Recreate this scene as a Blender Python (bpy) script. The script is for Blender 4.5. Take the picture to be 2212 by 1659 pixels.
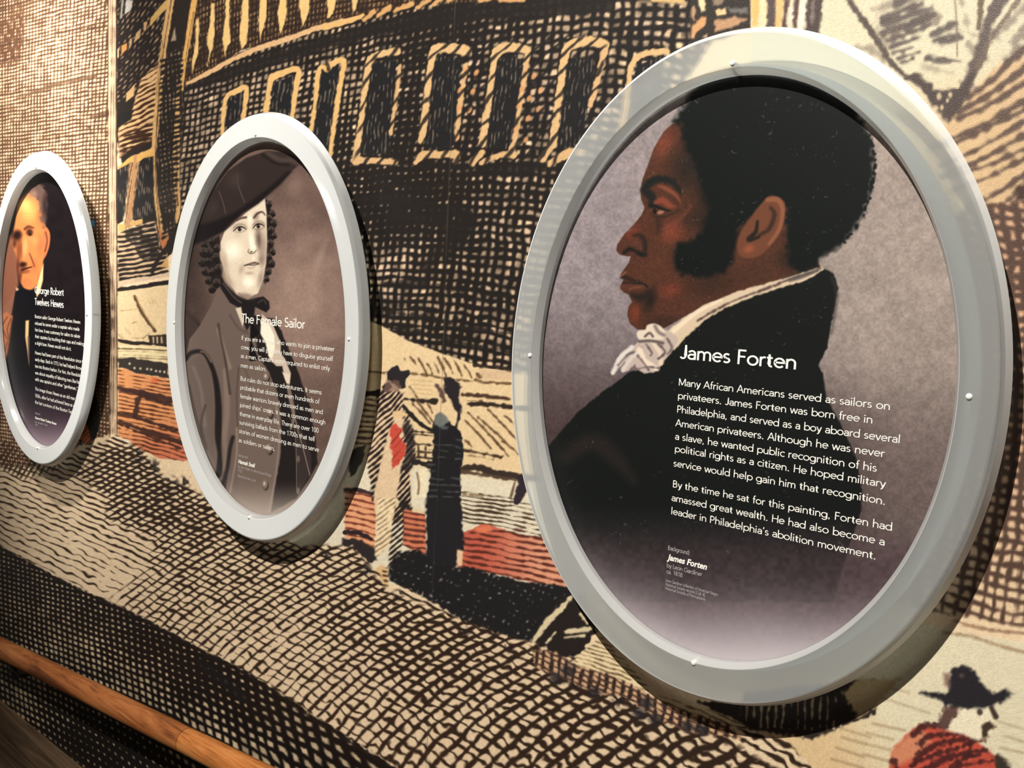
import bpy, bmesh, math
import numpy as np

for o in list(bpy.data.objects):
    bpy.data.objects.remove(o)
scene = bpy.context.scene
COL = scene.collection

# ================================================================ camera, world, lights, exposure
FW, FH = 2212, 1659
FOCAL = 2000.0                      # pixels
YAW, PITCH, ROLL = 0.71530, 0.09796, 0.04796
EYE = np.array([0.0, -0.74614, 1.45989])
cy_, sy_ = math.cos(YAW), math.sin(YAW)
fwd = np.array([-sy_, cy_, 0.0])
rgt = np.array([cy_, sy_, 0.0])
upv = np.array([0.0, 0.0, 1.0])
fwd, upv = fwd * math.cos(PITCH) - upv * math.sin(PITCH), upv * math.cos(PITCH) + fwd * math.sin(PITCH)
rgt, upv = rgt * math.cos(ROLL) + upv * math.sin(ROLL), upv * math.cos(ROLL) - rgt * math.sin(ROLL)
from mathutils import Matrix, Vector
cam_d = bpy.data.cameras.new('camera')
cam = bpy.data.objects.new('camera', cam_d)
COL.objects.link(cam)
cam.matrix_world = Matrix(((rgt[0], upv[0], -fwd[0], EYE[0]), (rgt[1], upv[1], -fwd[1], EYE[1]), (rgt[2], upv[2], -fwd[2], EYE[2]), (0, 0, 0, 1)))
cam_d.sensor_fit = 'HORIZONTAL'
cam_d.sensor_width = 36.0
cam_d.lens = FOCAL / FW * 36.0
cam_d.clip_start = 0.02
cam_d.dof.use_dof = False
scene.camera = cam

world = bpy.data.worlds.new('room_ambience')
scene.world = world
world.use_nodes = True
world.node_tree.nodes['Background'].inputs[0].default_value = (1.0, 0.88, 0.76, 1)
world.node_tree.nodes['Background'].inputs[1].default_value = 0.055


def spot(name, loc, aim, watts, angle, blend, color, radius=0.016):
    d = bpy.data.lights.new(name, 'SPOT')
    d.energy = watts
    d.spot_size = math.radians(angle)
    d.spot_blend = blend
    d.color = color
    d.shadow_soft_size = radius
    o = bpy.data.objects.new(name, d)
    COL.objects.link(o)
    o.location = loc
    o.rotation_euler = (Vector(aim) - Vector(loc)).to_track_quat('-Z', 'Y').to_euler()
    return o


WARM = (1.0, 0.96, 0.89)
spot('track_spotlight', (-0.49, -2.20, 3.73), (-0.80, 0.03, 1.47), 440, 46, 0.85, WARM, .02)
spot('track_spotlight', (-1.98, -0.70, 2.75), (-1.94, 0.03, 1.80), 210, 40, 1.0, WARM, .03)

vs = scene.view_settings
vs.view_transform = 'Standard'
vs.look = 'None'
vs.exposure = 0.7
vs.gamma = 1.0
vs.use_curve_mapping = False
try:
    scene.cycles.use_denoising = True
    scene.cycles.max_bounces = 10
    scene.cycles.transmission_bounces = 8
except Exception:
    pass


# ================================================================ measuring helpers
def at(px, py, y):
    """point of the plane at depth y (wall normal axis) seen at photograph point px, py"""
    v = fwd + rgt * ((px - FW / 2) / FOCAL) - upv * ((py - FH / 2) / FOCAL)
    return EYE + v * ((y - EYE[1]) / v[1])


def project(X, Y, Zc):
    d = np.stack([X - EYE[0], Y - EYE[1] + 0 * X, Zc - EYE[2]], -1)
    z = d @ fwd
    z = np.maximum(z, 1e-3)
    return FW / 2 + FOCAL * (d @ rgt) / z, FH / 2 - FOCAL * (d @ upv) / z


WALL_Y = 0.038          # face of the mural wall; ring fronts stand at y = 0
PRINT_Y = 0.0150        # face of the printed portraits
RA, RB = 0.23884, 0.30  # outer half axes of the ring front
IA, IB = 0.20609, 0.26486
PANELS = [(-1.87671, 1.38178), (-1.14266, 1.38848), (-0.41260, 1.39543)]


# ================================================================ materials
def srgb(c):
    c = np.array(c, float) / 255.0
    return tuple(np.where(c <= .04045, c / 12.92, ((c + .055) / 1.055) ** 2.4)) + (1.0,)


def new_mat(name):
    m = bpy.data.materials.new(name)
    m.use_nodes = True
    nt = m.node_tree
    return m, nt, nt.nodes['Principled BSDF']


def print_mat(name, rough, bump, spec=.35, scale=900., gain=1.0):
    """printed sheet: colour of the art per vertex, fine paper grain"""
    m, nt, b = new_mat(name)
    a = nt.nodes.new('ShaderNodeAttribute')
    a.attribute_name = 'print'
    geo = nt.nodes.new('ShaderNodeNewGeometry')
    n = nt.nodes.new('ShaderNodeTexNoise')
    n.inputs['Scale'].default_value = scale
    n.inputs['Detail'].default_value = 2
    nt.links.new(geo.outputs['Position'], n.inputs['Vector'])
    mr = nt.nodes.new('ShaderNodeMapRange')
    mr.inputs['To Min'].default_value = .88 * gain
    mr.inputs['To Max'].default_value = 1.12 * gain
    nt.links.new(n.outputs['Fac'], mr.inputs['Value'])
    mul = nt.nodes.new('ShaderNodeVectorMath')
    mul.operation = 'SCALE'
    nt.links.new(a.outputs['Color'], mul.inputs[0])
    nt.links.new(mr.outputs[0], mul.inputs['Scale'])
    nt.links.new(mul.outputs[0], b.inputs['Base Color'])
    b.inputs['Roughness'].default_value = rough
    b.inputs['Specular IOR Level'].default_value = spec
    bp = nt.nodes.new('ShaderNodeBump')
    bp.inputs['Strength'].default_value = bump
    bp.inputs['Distance'].default_value = .0006
    nt.links.new(n.outputs['Fac'], bp.inputs['Height'])
    nt.links.new(bp.outputs[0], b.inputs['Normal'])
    return m


def flat_mat(name, col, rough=.5, grain=.06, scale=300., spec=.4):
    m, nt, b = new_mat(name)
    n = nt.nodes.new('ShaderNodeTexNoise')
    n.inputs['Scale'].default_value = scale
    r = nt.nodes.new('ShaderNodeValToRGB')
    c = np.array(srgb(col))
    r.color_ramp.elements[0].position = .3
    r.color_ramp.elements[1].position = .7
    r.color_ramp.elements[0].color = tuple(c[:3] * (1 - grain)) + (1,)
    r.color_ramp.elements[1].color = tuple(np.minimum(c[:3] * (1 + grain), 1)) + (1,)
    geo = nt.nodes.new('ShaderNodeNewGeometry')
    nt.links.new(geo.outputs['Position'], n.inputs['Vector'])
    nt.links.new(n.outputs['Fac'], r.inputs['Fac'])
    nt.links.new(r.outputs['Color'], b.inputs['Base Color'])
    b.inputs['Roughness'].default_value = rough
    b.inputs['Specular IOR Level'].default_value = spec
    return m


def frosted_mat(name, milk, clear, glassy, rough, share=.45, gloss=.24, graze=0.):
    """frosted acrylic: part lets light straight through, part blurs it, the rest scatters milky white"""
    m, nt, b = new_mat(name)
    out = nt.nodes['Material Output']
    nt.nodes.remove(b)

    def node(t, **kw):
        n = nt.nodes.new(t)
        for k, v in kw.items():
            n.inputs[k].default_value = v
        return n

    def mix(f, p, q):
        n = nt.nodes.new('ShaderNodeMixShader')
        if isinstance(f, float):
            n.inputs[0].default_value = f
        else:
            nt.links.new(f, n.inputs[0])
        nt.links.new(p, n.inputs[1])
        nt.links.new(q, n.inputs[2])
        return n.outputs[0]
    geo = nt.nodes.new('ShaderNodeNewGeometry')
    n = node('ShaderNodeTexNoise', Scale=700.0)
    nt.links.new(geo.outputs['Position'], n.inputs['Vector'])
    bp = node('ShaderNodeBump', Strength=.1, Distance=.0004)
    nt.links.new(n.outputs['Fac'], bp.inputs['Height'])
    dif = node('ShaderNodeBsdfDiffuse', Color=milk)
    trl = node('ShaderNodeBsdfTranslucent', Color=milk)
    gls = node('ShaderNodeBsdfRefraction', Color=(.93, .98, .98, 1), Roughness=rough, IOR=1.12)
    nt.links.new(bp.outputs[0], gls.inputs['Normal'])
    trn = node('ShaderNodeBsdfTransparent', Color=(.93, .98, .98, 1))
    glo = node('ShaderNodeBsdfGlossy', Roughness=gloss)
    fr = node('ShaderNodeFresnel', IOR=1.42)
    thru = mix(clear / (clear + glassy), gls.outputs[0], trn.outputs[0])
    body = mix(clear + glassy, trl.outputs[0], thru)
    if graze:                       # longer way through the sheet when seen aslant: more white scatter
        lw = node('ShaderNodeLayerWeight', Blend=.5)
        mr = node('ShaderNodeMapRange')
        mr.inputs['From Min'].default_value = .20
        mr.inputs['From Max'].default_value = .46
        mr.inputs['To Min'].default_value = share
        mr.inputs['To Max'].default_value = graze
        nt.links.new(lw.outputs['Facing'], mr.inputs['Value'])
        body = mix(mr.outputs[0], body, dif.outputs[0])
    else:
        body = mix(share, body, dif.outputs[0])
    nt.links.new(mix(fr.outputs[0], body, glo.outputs[0]), out.inputs['Surface'])
    return m


def wood_mat(name, dark, mid, light, rough, scale=1.0, axis=(1, 0, .0955)):
    """long grained wood, grain along the given axis"""
    m, nt, b = new_mat(name)
    tc = nt.nodes.new('ShaderNodeTexCoord')
    mp = nt.nodes.new('ShaderNodeMapping')
    mp.inputs['Scale'].default_value = (3.2 * scale, 42 * scale, 42 * scale)
    nt.links.new(tc.outputs['Object'], mp.inputs['Vector'])
    n = nt.nodes.new('ShaderNodeTexNoise')
    n.inputs['Scale'].default_value = 1.0
    n.inputs['Detail'].default_value = 6
    n.inputs['Roughness'].default_value = .62
    n.inputs['Distortion'].default_value = .9
    nt.links.new(mp.outputs[0], n.inputs['Vector'])
    w = nt.nodes.new('ShaderNodeTexNoise')
    mp2 = nt.nodes.new('ShaderNodeMapping')
    mp2.inputs['Scale'].default_value = (14 * scale, 320 * scale, 320 * scale)
    nt.links.new(tc.outputs['Object'], mp2.inputs['Vector'])
    nt.links.new(mp2.outputs[0], w.inputs['Vector'])
    w.inputs['Scale'].default_value = 1.0
    mixf = nt.nodes.new('ShaderNodeMath')
    mixf.operation = 'MULTIPLY_ADD'
    mixf.inputs[1].default_value = .28
    nt.links.new(w.outputs['Fac'], mixf.inputs[0])
    nt.links.new(n.outputs['Fac'], mixf.inputs[2])
    r = nt.nodes.new('ShaderNodeValToRGB')
    e = r.color_ramp.elements
    e[0].position, e[0].color = .46, srgb(dark)
    e[1].position, e[1].color = .84, srgb(light)
    x = e.new(.62)
    x.color = srgb(mid)
    nt.links.new(mixf.outputs[0], r.inputs['Fac'])
    nt.links.new(r.outputs['Color'], b.inputs['Base Color'])
    b.inputs['Roughness'].default_value = rough
    bp = nt.nodes.new('ShaderNodeBump')
    bp.inputs['Strength'].default_value = .12
    bp.inputs['Distance'].default_value = .0008
    nt.links.new(mixf.outputs[0], bp.inputs['Height'])
    nt.links.new(bp.outputs[0], b.inputs['Normal'])
    return m


# ================================================================ object helpers
def link_mesh(name, me, mat, parent=None, smooth=True):
    me.materials.append(mat)
    if smooth:
        me.polygons.foreach_set('use_smooth', np.ones(len(me.polygons), bool))
    o = bpy.data.objects.new(name, me)
    COL.objects.link(o)
    if parent is not None:
        o.parent = parent
    return o


def from_bm(name, bm, mat, parent=None, smooth=True):
    bmesh.ops.recalc_face_normals(bm, faces=bm.faces)
    for e in bm.edges:
        if len(e.link_faces) == 2 and e.calc_face_angle() > .16:
            e.smooth = False
    me = bpy.data.meshes.new(name)
    bm.to_mesh(me)
    bm.free()
    return link_mesh(name, me, mat, parent, smooth)


def tag(o, label=None, cat=None, group=None, kind=None):
    for k, v in (('label', label), ('category', cat), ('group', group), ('kind', kind)):
        if v:
            o[k] = v
    return o


def art_mesh(name, xs, zs, y, paint, mat, parent=None, origin=(0, 0, 0), oval=None):
    """fine print sheet in the plane y: one colour per vertex"""
    X, Zc = np.meshgrid(xs, zs)
    PX, PY = project(X, np.full_like(X, y), Zc)
    ix, iz = np.arange(len(xs)), np.arange(len(zs))

    def locate(px, py):
        p = at(px, py, y)
        return float(np.interp(p[0], xs, ix)), float(np.interp(p[2], zs, iz))
    c = Canvas(PX, PY, locate, PAPER)
    c.X, c.Z = X, Zc
    paint(c)
    H, W = X.shape
    idx = np.arange(H * W).reshape(H, W)
    q = np.stack([idx[:-1, :-1], idx[:-1, 1:], idx[1:, 1:], idx[1:, :-1]], -1).reshape(-1, 4)
    co = np.stack([X - origin[0], np.full_like(X, y) - origin[1], Zc - origin[2]], -1).reshape(-1, 3)
    colr = c.col.reshape(-1, 3).astype(np.float64)
    if oval:
        ox, oz, oa, ob = oval
        cx = (X[:-1, :-1] + X[1:, 1:]) / 2
        cz = (Zc[:-1, :-1] + Zc[1:, 1:]) / 2
        q = q[(((cx - ox) / oa) ** 2 + ((cz - oz) / ob) ** 2 < 1).reshape(-1)]
        used = np.unique(q)
        rm = np.full(H * W, -1)
        rm[used] = np.arange(len(used))
        q = rm[q]
        co = co[used]
        colr = colr[used]
    me = bpy.data.meshes.new(name)
    me.vertices.add(len(co))
    me.vertices.foreach_set('co', co.astype(np.float32).ravel())
    me.loops.add(q.size)
    me.loops.foreach_set('vertex_index', q.astype(np.int32).ravel())
    me.polygons.add(len(q))
    me.polygons.foreach_set('loop_start', np.arange(0, q.size, 4, dtype=np.int32))
    me.update(calc_edges=True)
    at_ = me.color_attributes.new('print', 'FLOAT_COLOR', 'POINT')
    lin = np.where(colr <= .04045, colr / 12.92, ((colr + .055) / 1.055) ** 2.4)
    at_.data.foreach_set('color', np.concatenate([lin, np.ones((len(lin), 1))], 1).astype(np.float32).ravel())
    me.materials.append(mat)
    o = bpy.data.objects.new(name, me)
    COL.objects.link(o)
    if parent is not None:
        o.parent = parent
    return o


def oval_sweep(profile, n=160, closed=True):
    """profile: list of (half axis x, half axis z, y) swept round the oval"""
    bm = bmesh.new()
    rings = []
    for i in range(n):
        a = 2 * math.pi * i / n
        rings.append([bm.verts.new((p[0] * math.cos(a), p[2], p[1] * math.sin(a))) for p in profile])
    m = len(profile)
    for i in range(n):
        A, B = rings[i], rings[(i + 1) % n]
        for j in range(m if closed else m - 1):
            k = (j + 1) % m
            bm.faces.new((A[j], A[k], B[k], B[j]))
    if not closed:
        bm.faces.new([r[0] for r in rings])
        bm.faces.new([r[-1] for r in reversed(rings)])
    return bm


def tube(path, rad, n=20, cap=True):
    """round bar along a path; rad may vary"""
    bm = bmesh.new()
    P = [Vector(p) for p in path]
    rr = rad if isinstance(rad, (list, tuple)) else [rad] * len(P)
    rings = []
    ref = None
    for i, p in enumerate(P):
        t = (P[min(i + 1, len(P) - 1)] - P[max(i - 1, 0)]).normalized()
        if ref is None:
            ref = t.orthogonal().normalized()
        u = (ref - t * ref.dot(t)).normalized()
        ref = u
        v = t.cross(u)
        rings.append([bm.verts.new(p + (u * math.cos(2 * math.pi * k / n) + v * math.sin(2 * math.pi * k / n)) * rr[i]) for k in range(n)])
    for A, B in zip(rings[:-1], rings[1:]):
        for k in range(n):
            bm.faces.new((A[k], A[(k + 1) % n], B[(k + 1) % n], B[k]))
    if cap:
        bm.faces.new(rings[0])
        bm.faces.new(rings[-1])
    return bm


def add_box(bm, lo, hi):
    v = [bm.verts.new((x, y, z)) for x in (lo[0], hi[0]) for y in (lo[1], hi[1]) for z in (lo[2], hi[2])]
    for f in ((0, 1, 3, 2), (4, 6, 7, 5), (0, 4, 5, 1), (2, 3, 7, 6), (0, 2, 6, 4), (1, 5, 7, 3)):
        bm.faces.new([v[i] for i in f])
    return bm
# ---------------------------------------------------------------- PAINT BEGIN
# The printed art (wall mural, portraits) is worked out once as colour per vertex of a fine print mesh.
_rs = np.random.RandomState(7)
_LAT = _rs.rand(256, 256).astype(np.float32)


def noise(x, y, s, seed=0):
    """smooth value noise 0..1 with cell size s"""
    u = x / s + seed * 17.31
    v = y / s + seed * 9.77
    iu = np.floor(u).astype(np.int32)
    iv = np.floor(v).astype(np.int32)
    fu = (u - iu).astype(np.float32)
    fv = (v - iv).astype(np.float32)
    fu = fu * fu * (3 - 2 * fu)
    fv = fv * fv * (3 - 2 * fv)
    a = _LAT[iv & 255, iu & 255]
    b = _LAT[iv & 255, (iu + 1) & 255]
    c = _LAT[(iv + 1) & 255, iu & 255]
    d = _LAT[(iv + 1) & 255, (iu + 1) & 255]
    return (a * (1 - fu) + b * fu) * (1 - fv) + (c * (1 - fu) + d * fu) * fv


def sstep(a, b, x):
    t = np.clip((x - a) / (b - a), 0, 1)
    return t * t * (3 - 2 * t)


def C3(c):
    return np.array(c, np.float32) / 255.0


def spline(pts, n=8, closed=False):
    """Catmull-Rom through the points (rows may carry extra columns such as a width)"""
    P = np.array(pts, float)
    m = len(P)
    if m < 3:
        return P
    out = []
    for i in range(m if closed else m - 1):
        if closed:
            p0, p1, p2, p3 = P[i - 1], P[i], P[(i + 1) % m], P[(i + 2) % m]
        else:
            p0, p1, p2, p3 = P[max(i - 1, 0)], P[i], P[i + 1], P[min(i + 2, m - 1)]
        for t in np.linspace(0, 1, n, endpoint=False):
            out.append(.5 * (2 * p1 + (p2 - p0) * t + (2 * p0 - 5 * p1 + 4 * p2 - p3) * t * t + (3 * p1 - p0 - 3 * p2 + p3) * t ** 3))
    if not closed:
        out.append(P[-1])
    return np.array(out)


def Z(ox, oy, s):
    """measuring frame: points read off an enlarged crop -> photograph frame"""
    def f(*pts):
        r = []
        for p in pts:
            q = (ox + p[0] / s, oy + p[1] / s)
            r.append(q if len(p) == 2 else q + (p[2] / s,))
        return r
    return f


class Canvas:
    def __init__(self, PX, PY, locate, base):
        self.PX = PX.astype(np.float32)
        self.PY = PY.astype(np.float32)
        self.loc = locate
        self.col = np.empty(PX.shape + (3,), np.float32)
        self.col[:] = C3(base)

    def win(self, x0, y0, x1, y1):
        cs = [self.loc(x, y) for x in (x0, x1) for y in (y0, y1)]
        H, W = self.PX.shape
        c0 = int(max(0, min(c[0] for c in cs) - 2))
        c1 = int(min(W, max(c[0] for c in cs) + 3))
        r0 = int(max(0, min(c[1] for c in cs) - 2))
        r1 = int(min(H, max(c[1] for c in cs) + 3))
        if c1 <= c0 or r1 <= r0:
            return None
        return (slice(r0, r1), slice(c0, c1))

    def _blend(self, w, m, color):
        if callable(color):
            color = color(self.PX[w], self.PY[w])
        else:
            color = C3(color)
        self.col[w] += (color - self.col[w]) * m[..., None]

    def _sdf(self, P, x, y):
        """signed distance (positive inside) of closed polygon"""
        d2 = np.full(x.shape, 1e12, np.float32)
        ins = np.zeros(x.shape, bool)
        n = len(P)
        for i in range(n):
            ax, ay = P[i][:2]
            bx, by = P[(i + 1) % n][:2]
            ex, ey = bx - ax, by - ay
            L = ex * ex + ey * ey + 1e-9
            t = np.clip(((x - ax) * ex + (y - ay) * ey) / L, 0, 1)
            dx = x - ax - t * ex
            dy = y - ay - t * ey
            np.minimum(d2, dx * dx + dy * dy, out=d2)
            if ay != by:
                ins ^= ((ay > y) != (by > y)) & (x < ex * (y - ay) / (by - ay) + ax)
        d = np.sqrt(d2)
        return np.where(ins, d, -d)

    def mask(self, P, soft=1.5, rough=0., rs=7., seed=1, smooth=False):
        if smooth:
            P = spline(P, 6, True)
        P = np.array([p[:2] for p in P])
        pad = soft + rough + 2
        w = self.win(P[:, 0].min() - pad, P[:, 1].min() - pad, P[:, 0].max() + pad, P[:, 1].max() + pad)
        if w is None:
            return None, None
        x, y = self.PX[w], self.PY[w]
        d = self._sdf(P, x, y)
        if rough:
            d = d + rough * 2 * (noise(x, y, rs, seed) - .5)
        return w, sstep(-soft, soft, d)

    def poly(self, P, color, soft=1.5, alpha=1., rough=0., rs=7., seed=1, smooth=False):
        w, m = self.mask(P, soft, rough, rs, seed, smooth)
        if w is not None:
            self._blend(w, m * alpha, color)

    def stroke(self, P, wd, color, soft=1.2, alpha=1., rough=0., rs=7., seed=2, smooth=True):
        """brush line; points may carry their own width as third entry; wd = default full width"""
        P = [tuple(p) if len(p) == 3 else (p[0], p[1], wd) for p in P]
        if smooth and len(P) > 2:
            P = spline(P, 6)
        P = np.array(P, float)
        pad = P[:, 2].max() / 2 + soft + rough + 1
        w = self.win(P[:, 0].min() - pad, P[:, 1].min() - pad, P[:, 0].max() + pad, P[:, 1].max() + pad)
        if w is None:
            return
        x, y = self.PX[w], self.PY[w]
        best = np.full(x.shape, -1e6, np.float32)
        for a, b in zip(P[:-1], P[1:]):
            ex, ey = b[0] - a[0], b[1] - a[1]
            L = ex * ex + ey * ey + 1e-9
            t = np.clip(((x - a[0]) * ex + (y - a[1]) * ey) / L, 0, 1)
            d = (a[2] + (b[2] - a[2]) * t) / 2 - np.hypot(x - a[0] - t * ex, y - a[1] - t * ey)
            np.maximum(best, d, out=best)
        if rough:
            best = best + rough * 2 * (noise(x, y, rs, seed) - .5)
        self._blend(w, sstep(-soft, soft, best) * alpha, color)

    def blob(self, cx, cy, rx, ry, color, alpha=1., ang=0., hard=0.):
        """soft round dab"""
        r = max(rx, ry) * 1.05
        w = self.win(cx - r, cy - r, cx + r, cy + r)
        if w is None:
            return
        x, y = self.PX[w] - cx, self.PY[w] - cy
        a = math.radians(ang)
        u = (x * math.cos(a) + y * math.sin(a)) / rx
        v = (-x * math.sin(a) + y * math.cos(a)) / ry
        self._blend(w, (1 - sstep(hard, 1, np.hypot(u, v))) * alpha, color)

    def hatch(self, P, ctrl, duty, color, soft=.22, jit=.16, js=22., wob=.22, ws=9., brk=0., bs=30., edge=3., rough=3., seed=1, alpha=1., smooth=False):
        """family of engraved lines; ctrl = (x, y, angle in degrees, spacing); duty = ink share (number or (x, y, duty) list)"""
        w, m = self.mask(P, edge, rough, 9., seed + 3, smooth)
        if w is None:
            return
        x, y = self.PX[w], self.PY[w]
        c = np.array(ctrl, float)
        cx, cy = c[:, 0].mean(), c[:, 1].mean()
        S = 300.
        rows, rhs = [], []
        for px, py, an, sp in c:
            a = math.radians(an)
            u, v = (px - cx) / S, (py - cy) / S
            rows.append([1, 0, 2 * u, v, 0])
            rhs.append(-math.sin(a) / sp)
            rows.append([0, 1, 0, u, 2 * v])
            rhs.append(math.cos(a) / sp)
        A = np.array(rows)
        k = np.linalg.solve(A.T @ A + np.diag([1e-6, 1e-6, .02, .02, .02]), A.T @ np.array(rhs))
        u, v = (x - cx) / S, (y - cy) / S
        ph = S * (k[0] * u + k[1] * v + k[2] * u * u + k[3] * u * v + k[4] * v * v)
        ph = ph + jit * 2 * (noise(x, y, js, seed) - .5)
        tri = np.abs((ph - np.floor(ph)) - .5) * 2
        if isinstance(duty, (int, float)):
            du = duty
        else:
            num = 0.
            den = 0.
            for px, py, dd in duty:
                g = 1. / (((x - px) ** 2 + (y - py) ** 2) / 1600. + .3) ** 1.5
                num = num + g * dd
                den = den + g
            du = num / den
        du = du + wob * 2 * (noise(x, y, ws, seed + 5) - .5)
        if brk:
            du = du - brk * sstep(.45, .75, noise(x, y, bs, seed + 8))
        ink = 1 - sstep(du - soft, du + soft, tri)
        ink = np.where(np.asarray(du) < .02, 0, ink)
        self._blend(w, ink * m * alpha, color)
PAPER = (232, 205, 168)
PINK = (226, 186, 152)
PALE = (230, 214, 178)
GREYW = (222, 210, 186)
OCHRE = (210, 174, 118)
TAN = (205, 170, 120)
INK = (36, 29, 26)
BROWN = (62, 42, 30)
COLD = (30, 30, 32)


def paint_mural(c):
    P = c.poly
    S = c.stroke
    H = c.hatch
    z1 = Z(0, 0, 4.608)
    z2 = Z(240, 0, 4.254)
    z3 = Z(700, 0, 3.95)
    z4 = Z(720, 320, 4.254)
    z5 = Z(200, 350, 4.739)
    z6 = Z(250, 0, 7.541)
    z7 = Z(240, 300, 4.878)
    z8 = Z(760, 680, 4.254)
    z9 = Z(760, 1000, 3.95)
    za = Z(200, 640, 4.739)
    zb = Z(0, 880, 3.568)
    zc = Z(500, 1150, 3.253)
    zd = Z(1100, 1250, 2.602)
    ze = Z(1880, 1250, 4.057)
    zf = Z(1700, 0, 3.318)
    zg = Z(1380, 0, 5.027)
    zh = Z(780, 780, 4.879)
    zi = Z(780, 1080, 7.542)
    # ------------------------------------------------ far left: woven cross hatching
    left = [(-400, -300), (233, -300), (236, 400), (240, 935), (200, 950), (60, 1010), (-400, 1000)]
    P(left, lambda x, y: C3((236, 200, 160)) + (C3((250, 214, 170)) - C3((236, 200, 160))) * np.exp(-((x - 130) / 110.) ** 2)[..., None])
    vd = [(10, 30, .62), (20, 300, .55), (110, 100, .34), (130, 300, .33), (200, 60, .42), (210, 300, .42), (225, 600, .62), (228, 800, .72), (10, 800, .5), (40, 150, .52)]
    H(left, [(20, 100, 92, 5.6), (20, 400, 90, 6.4), (120, 200, 91, 7.8), (200, 200, 90, 8.6), (225, 700, 90, 7)], vd, (84, 58, 42), soft=.28, jit=.12, seed=11)
    H(left, [(30, 120, -13, 7.4), (150, 150, -12, 8.4), (30, 330, -5, 7.2), (200, 330, -4, 8.6), (210, 200, -9, 8.4), (225, 700, 2, 9), (120, 500, -3, 8)], [(10, 30, .55), (20, 300, .5), (120, 150, .36), (200, 60, .45), (210, 300, .45), (225, 600, .6), (228, 800, .72), (10, 800, .5)], (84, 58, 42), soft=.3, jit=.2, seed=12)
    H([(0, 40), (60, 30), (40, 135), (0, 140)], [(20, 80, 95, 4.2)], .55, (84, 56, 40), seed=13, edge=8)
    S([(40, 212, 4), (95, 192, 9), (140, 177, 10), (165, 172, 7), (205, 165, 6)], 8, (92, 70, 52), soft=3, rough=2.5, alpha=.8)
    for a, b, wd in [((0, 132), (40, 122), 5), ((0, 100), (60, 84), 3), ((195, 255), (235, 245), 7), ((0, 205), (50, 198), 4), ((0, 20), (70, 0), 4), ((120, 70), (235, 55), 3), ((80, 300), (200, 288), 3)]:
        S([a, b], wd, (70, 48, 36), soft=2.5, rough=2, alpha=.7)
    for p in [(200, 167), (192, 275), (205, 262), (40, 85), (110, 8), (200, 62)]:
        c.blob(p[0], p[1], 6, 5, (60, 38, 28), .9)
    # little printed pennant and hull beside the left oval
    P([(190, 470), (204, 478), (203, 491), (190, 488)], (60, 140, 180))
    P([(150, 860), (205, 850), (214, 880), (212, 930), (197, 962), (150, 950)], (44, 38, 34), rough=2)
    P([(150, 880), (187, 912), (199, 955), (186, 960), (150, 930)], (205, 112, 62), rough=1)
    H([(150, 880), (187, 912), (199, 955), (186, 960), (150, 930)], [(185, 935, -50, 7)], .3, (110, 56, 34), seed=14)
    # ------------------------------------------------ middle: ship's hull
    hull = [(385, 170), (520, 115), (700, 55), (830, 20), (1000, -30), (1500, -60), (1560, 60), (1400, 300), (1320, 840), (1250, 836), (1112, 806), (1030, 789), (960, 766), (877, 735), (821, 702), (700, 650), (380, 560)]

    def dots(x, y):
        t = noise(x, y, 46, 5)[..., None]
        u = noise(x, y, 19, 6)[..., None]
        return (C3((202, 174, 150)) + (C3((232, 198, 156)) - C3((202, 174, 150))) * t) * (.5 + .62 * u)
    P(hull, dots, rough=2)
    vs = [(430, 280, 94, 12.5), (560, 180, 95, 12), (740, 200, 97, 12), (840, 540, 93, 20), (1050, 520, 97, 19), (1150, 650, 99, 20), (1000, 380, 96, 16), (1080, 80, 98, 19), (1200, 300, 98, 18)]
    hs = [(430, 280, -15, 13.5), (560, 150, -20, 12.5), (740, 180, -12, 19), (840, 540, 2, 17.5), (1000, 390, 1, 16.5), (1050, 560, 5, 17), (1150, 680, 9, 19), (850, 690, 8, 17), (1100, 60, -8, 18), (1250, 200, -4, 18)]
    dd = [(430, 300, 0.38), (560, 150, 0.50), (740, 200, 0.50), (840, 560, 0.44), (930, 450, 0.86), (1000, 380, 0.76), (1060, 450, 0.54), (1120, 520, 0.48), (960, 620, 0.56), (1050, 650, 0.62), (850, 700, 0.48), (1110, 730, 0.48), (1080, 60, 0.54), (1000, 60, 0.76), (1200, 100, 0.44), (1100, 200, 0.48), (1180, 200, 0.46), (790, 420, 0.81), (850, 470, 0.91)]
    H(hull, vs, dd, (31, 26, 24), soft=.3, jit=.18, js=30, wob=.3, ws=15, seed=21)
    H(hull, hs, dd, (31, 26, 24), soft=.3, jit=.2, js=30, wob=.3, ws=15, seed=22)
    # denser shaded wales
    for st, al in [([(392, 196, 16), (520, 150, 26), (700, 95, 26), (860, 55, 30), (1000, 30, 40), (1130, 10, 52), (1300, 0, 60)], .93),
                   ([(760, 350, 12), (900, 352, 12), (1010, 362, 16), (1120, 366, 20), (1230, 356, 20)], .9),
                   ([(790, 432, 18), (860, 432, 22), (950, 450, 16), (1010, 470, 30)], .92),
                   ([(815, 395, 8), (900, 405, 10), (1000, 395, 6)], .85),
                   ([(770, 465, 10), (880, 470, 22), (1000, 492, 34), (980, 510, 26)], .86),
                   ([(830, 610, 6), (930, 615, 10), (1100, 640, 14)], .7), ([(1010, 470, 24), (990, 520, 34), (930, 560, 20), (920, 610, 16)], .72),
                   ([(780, 700, 8), (900, 716, 8), (1000, 742, 7), (1120, 765, 7)], .9), ([(800, 672, 7), (900, 682, 7), (1010, 708, 8), (1130, 724, 8)], .85)]:
        S(st, 10, (33, 28, 26), soft=4, rough=5, rs=12, alpha=al)
    # ------------------------------------------------ gallery above the sill
    gal = [(395, 190), (415, 60), (430, -200), (1000, -200), (1100, 0), (900, 8), (760, 40), (520, 108)]
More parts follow.
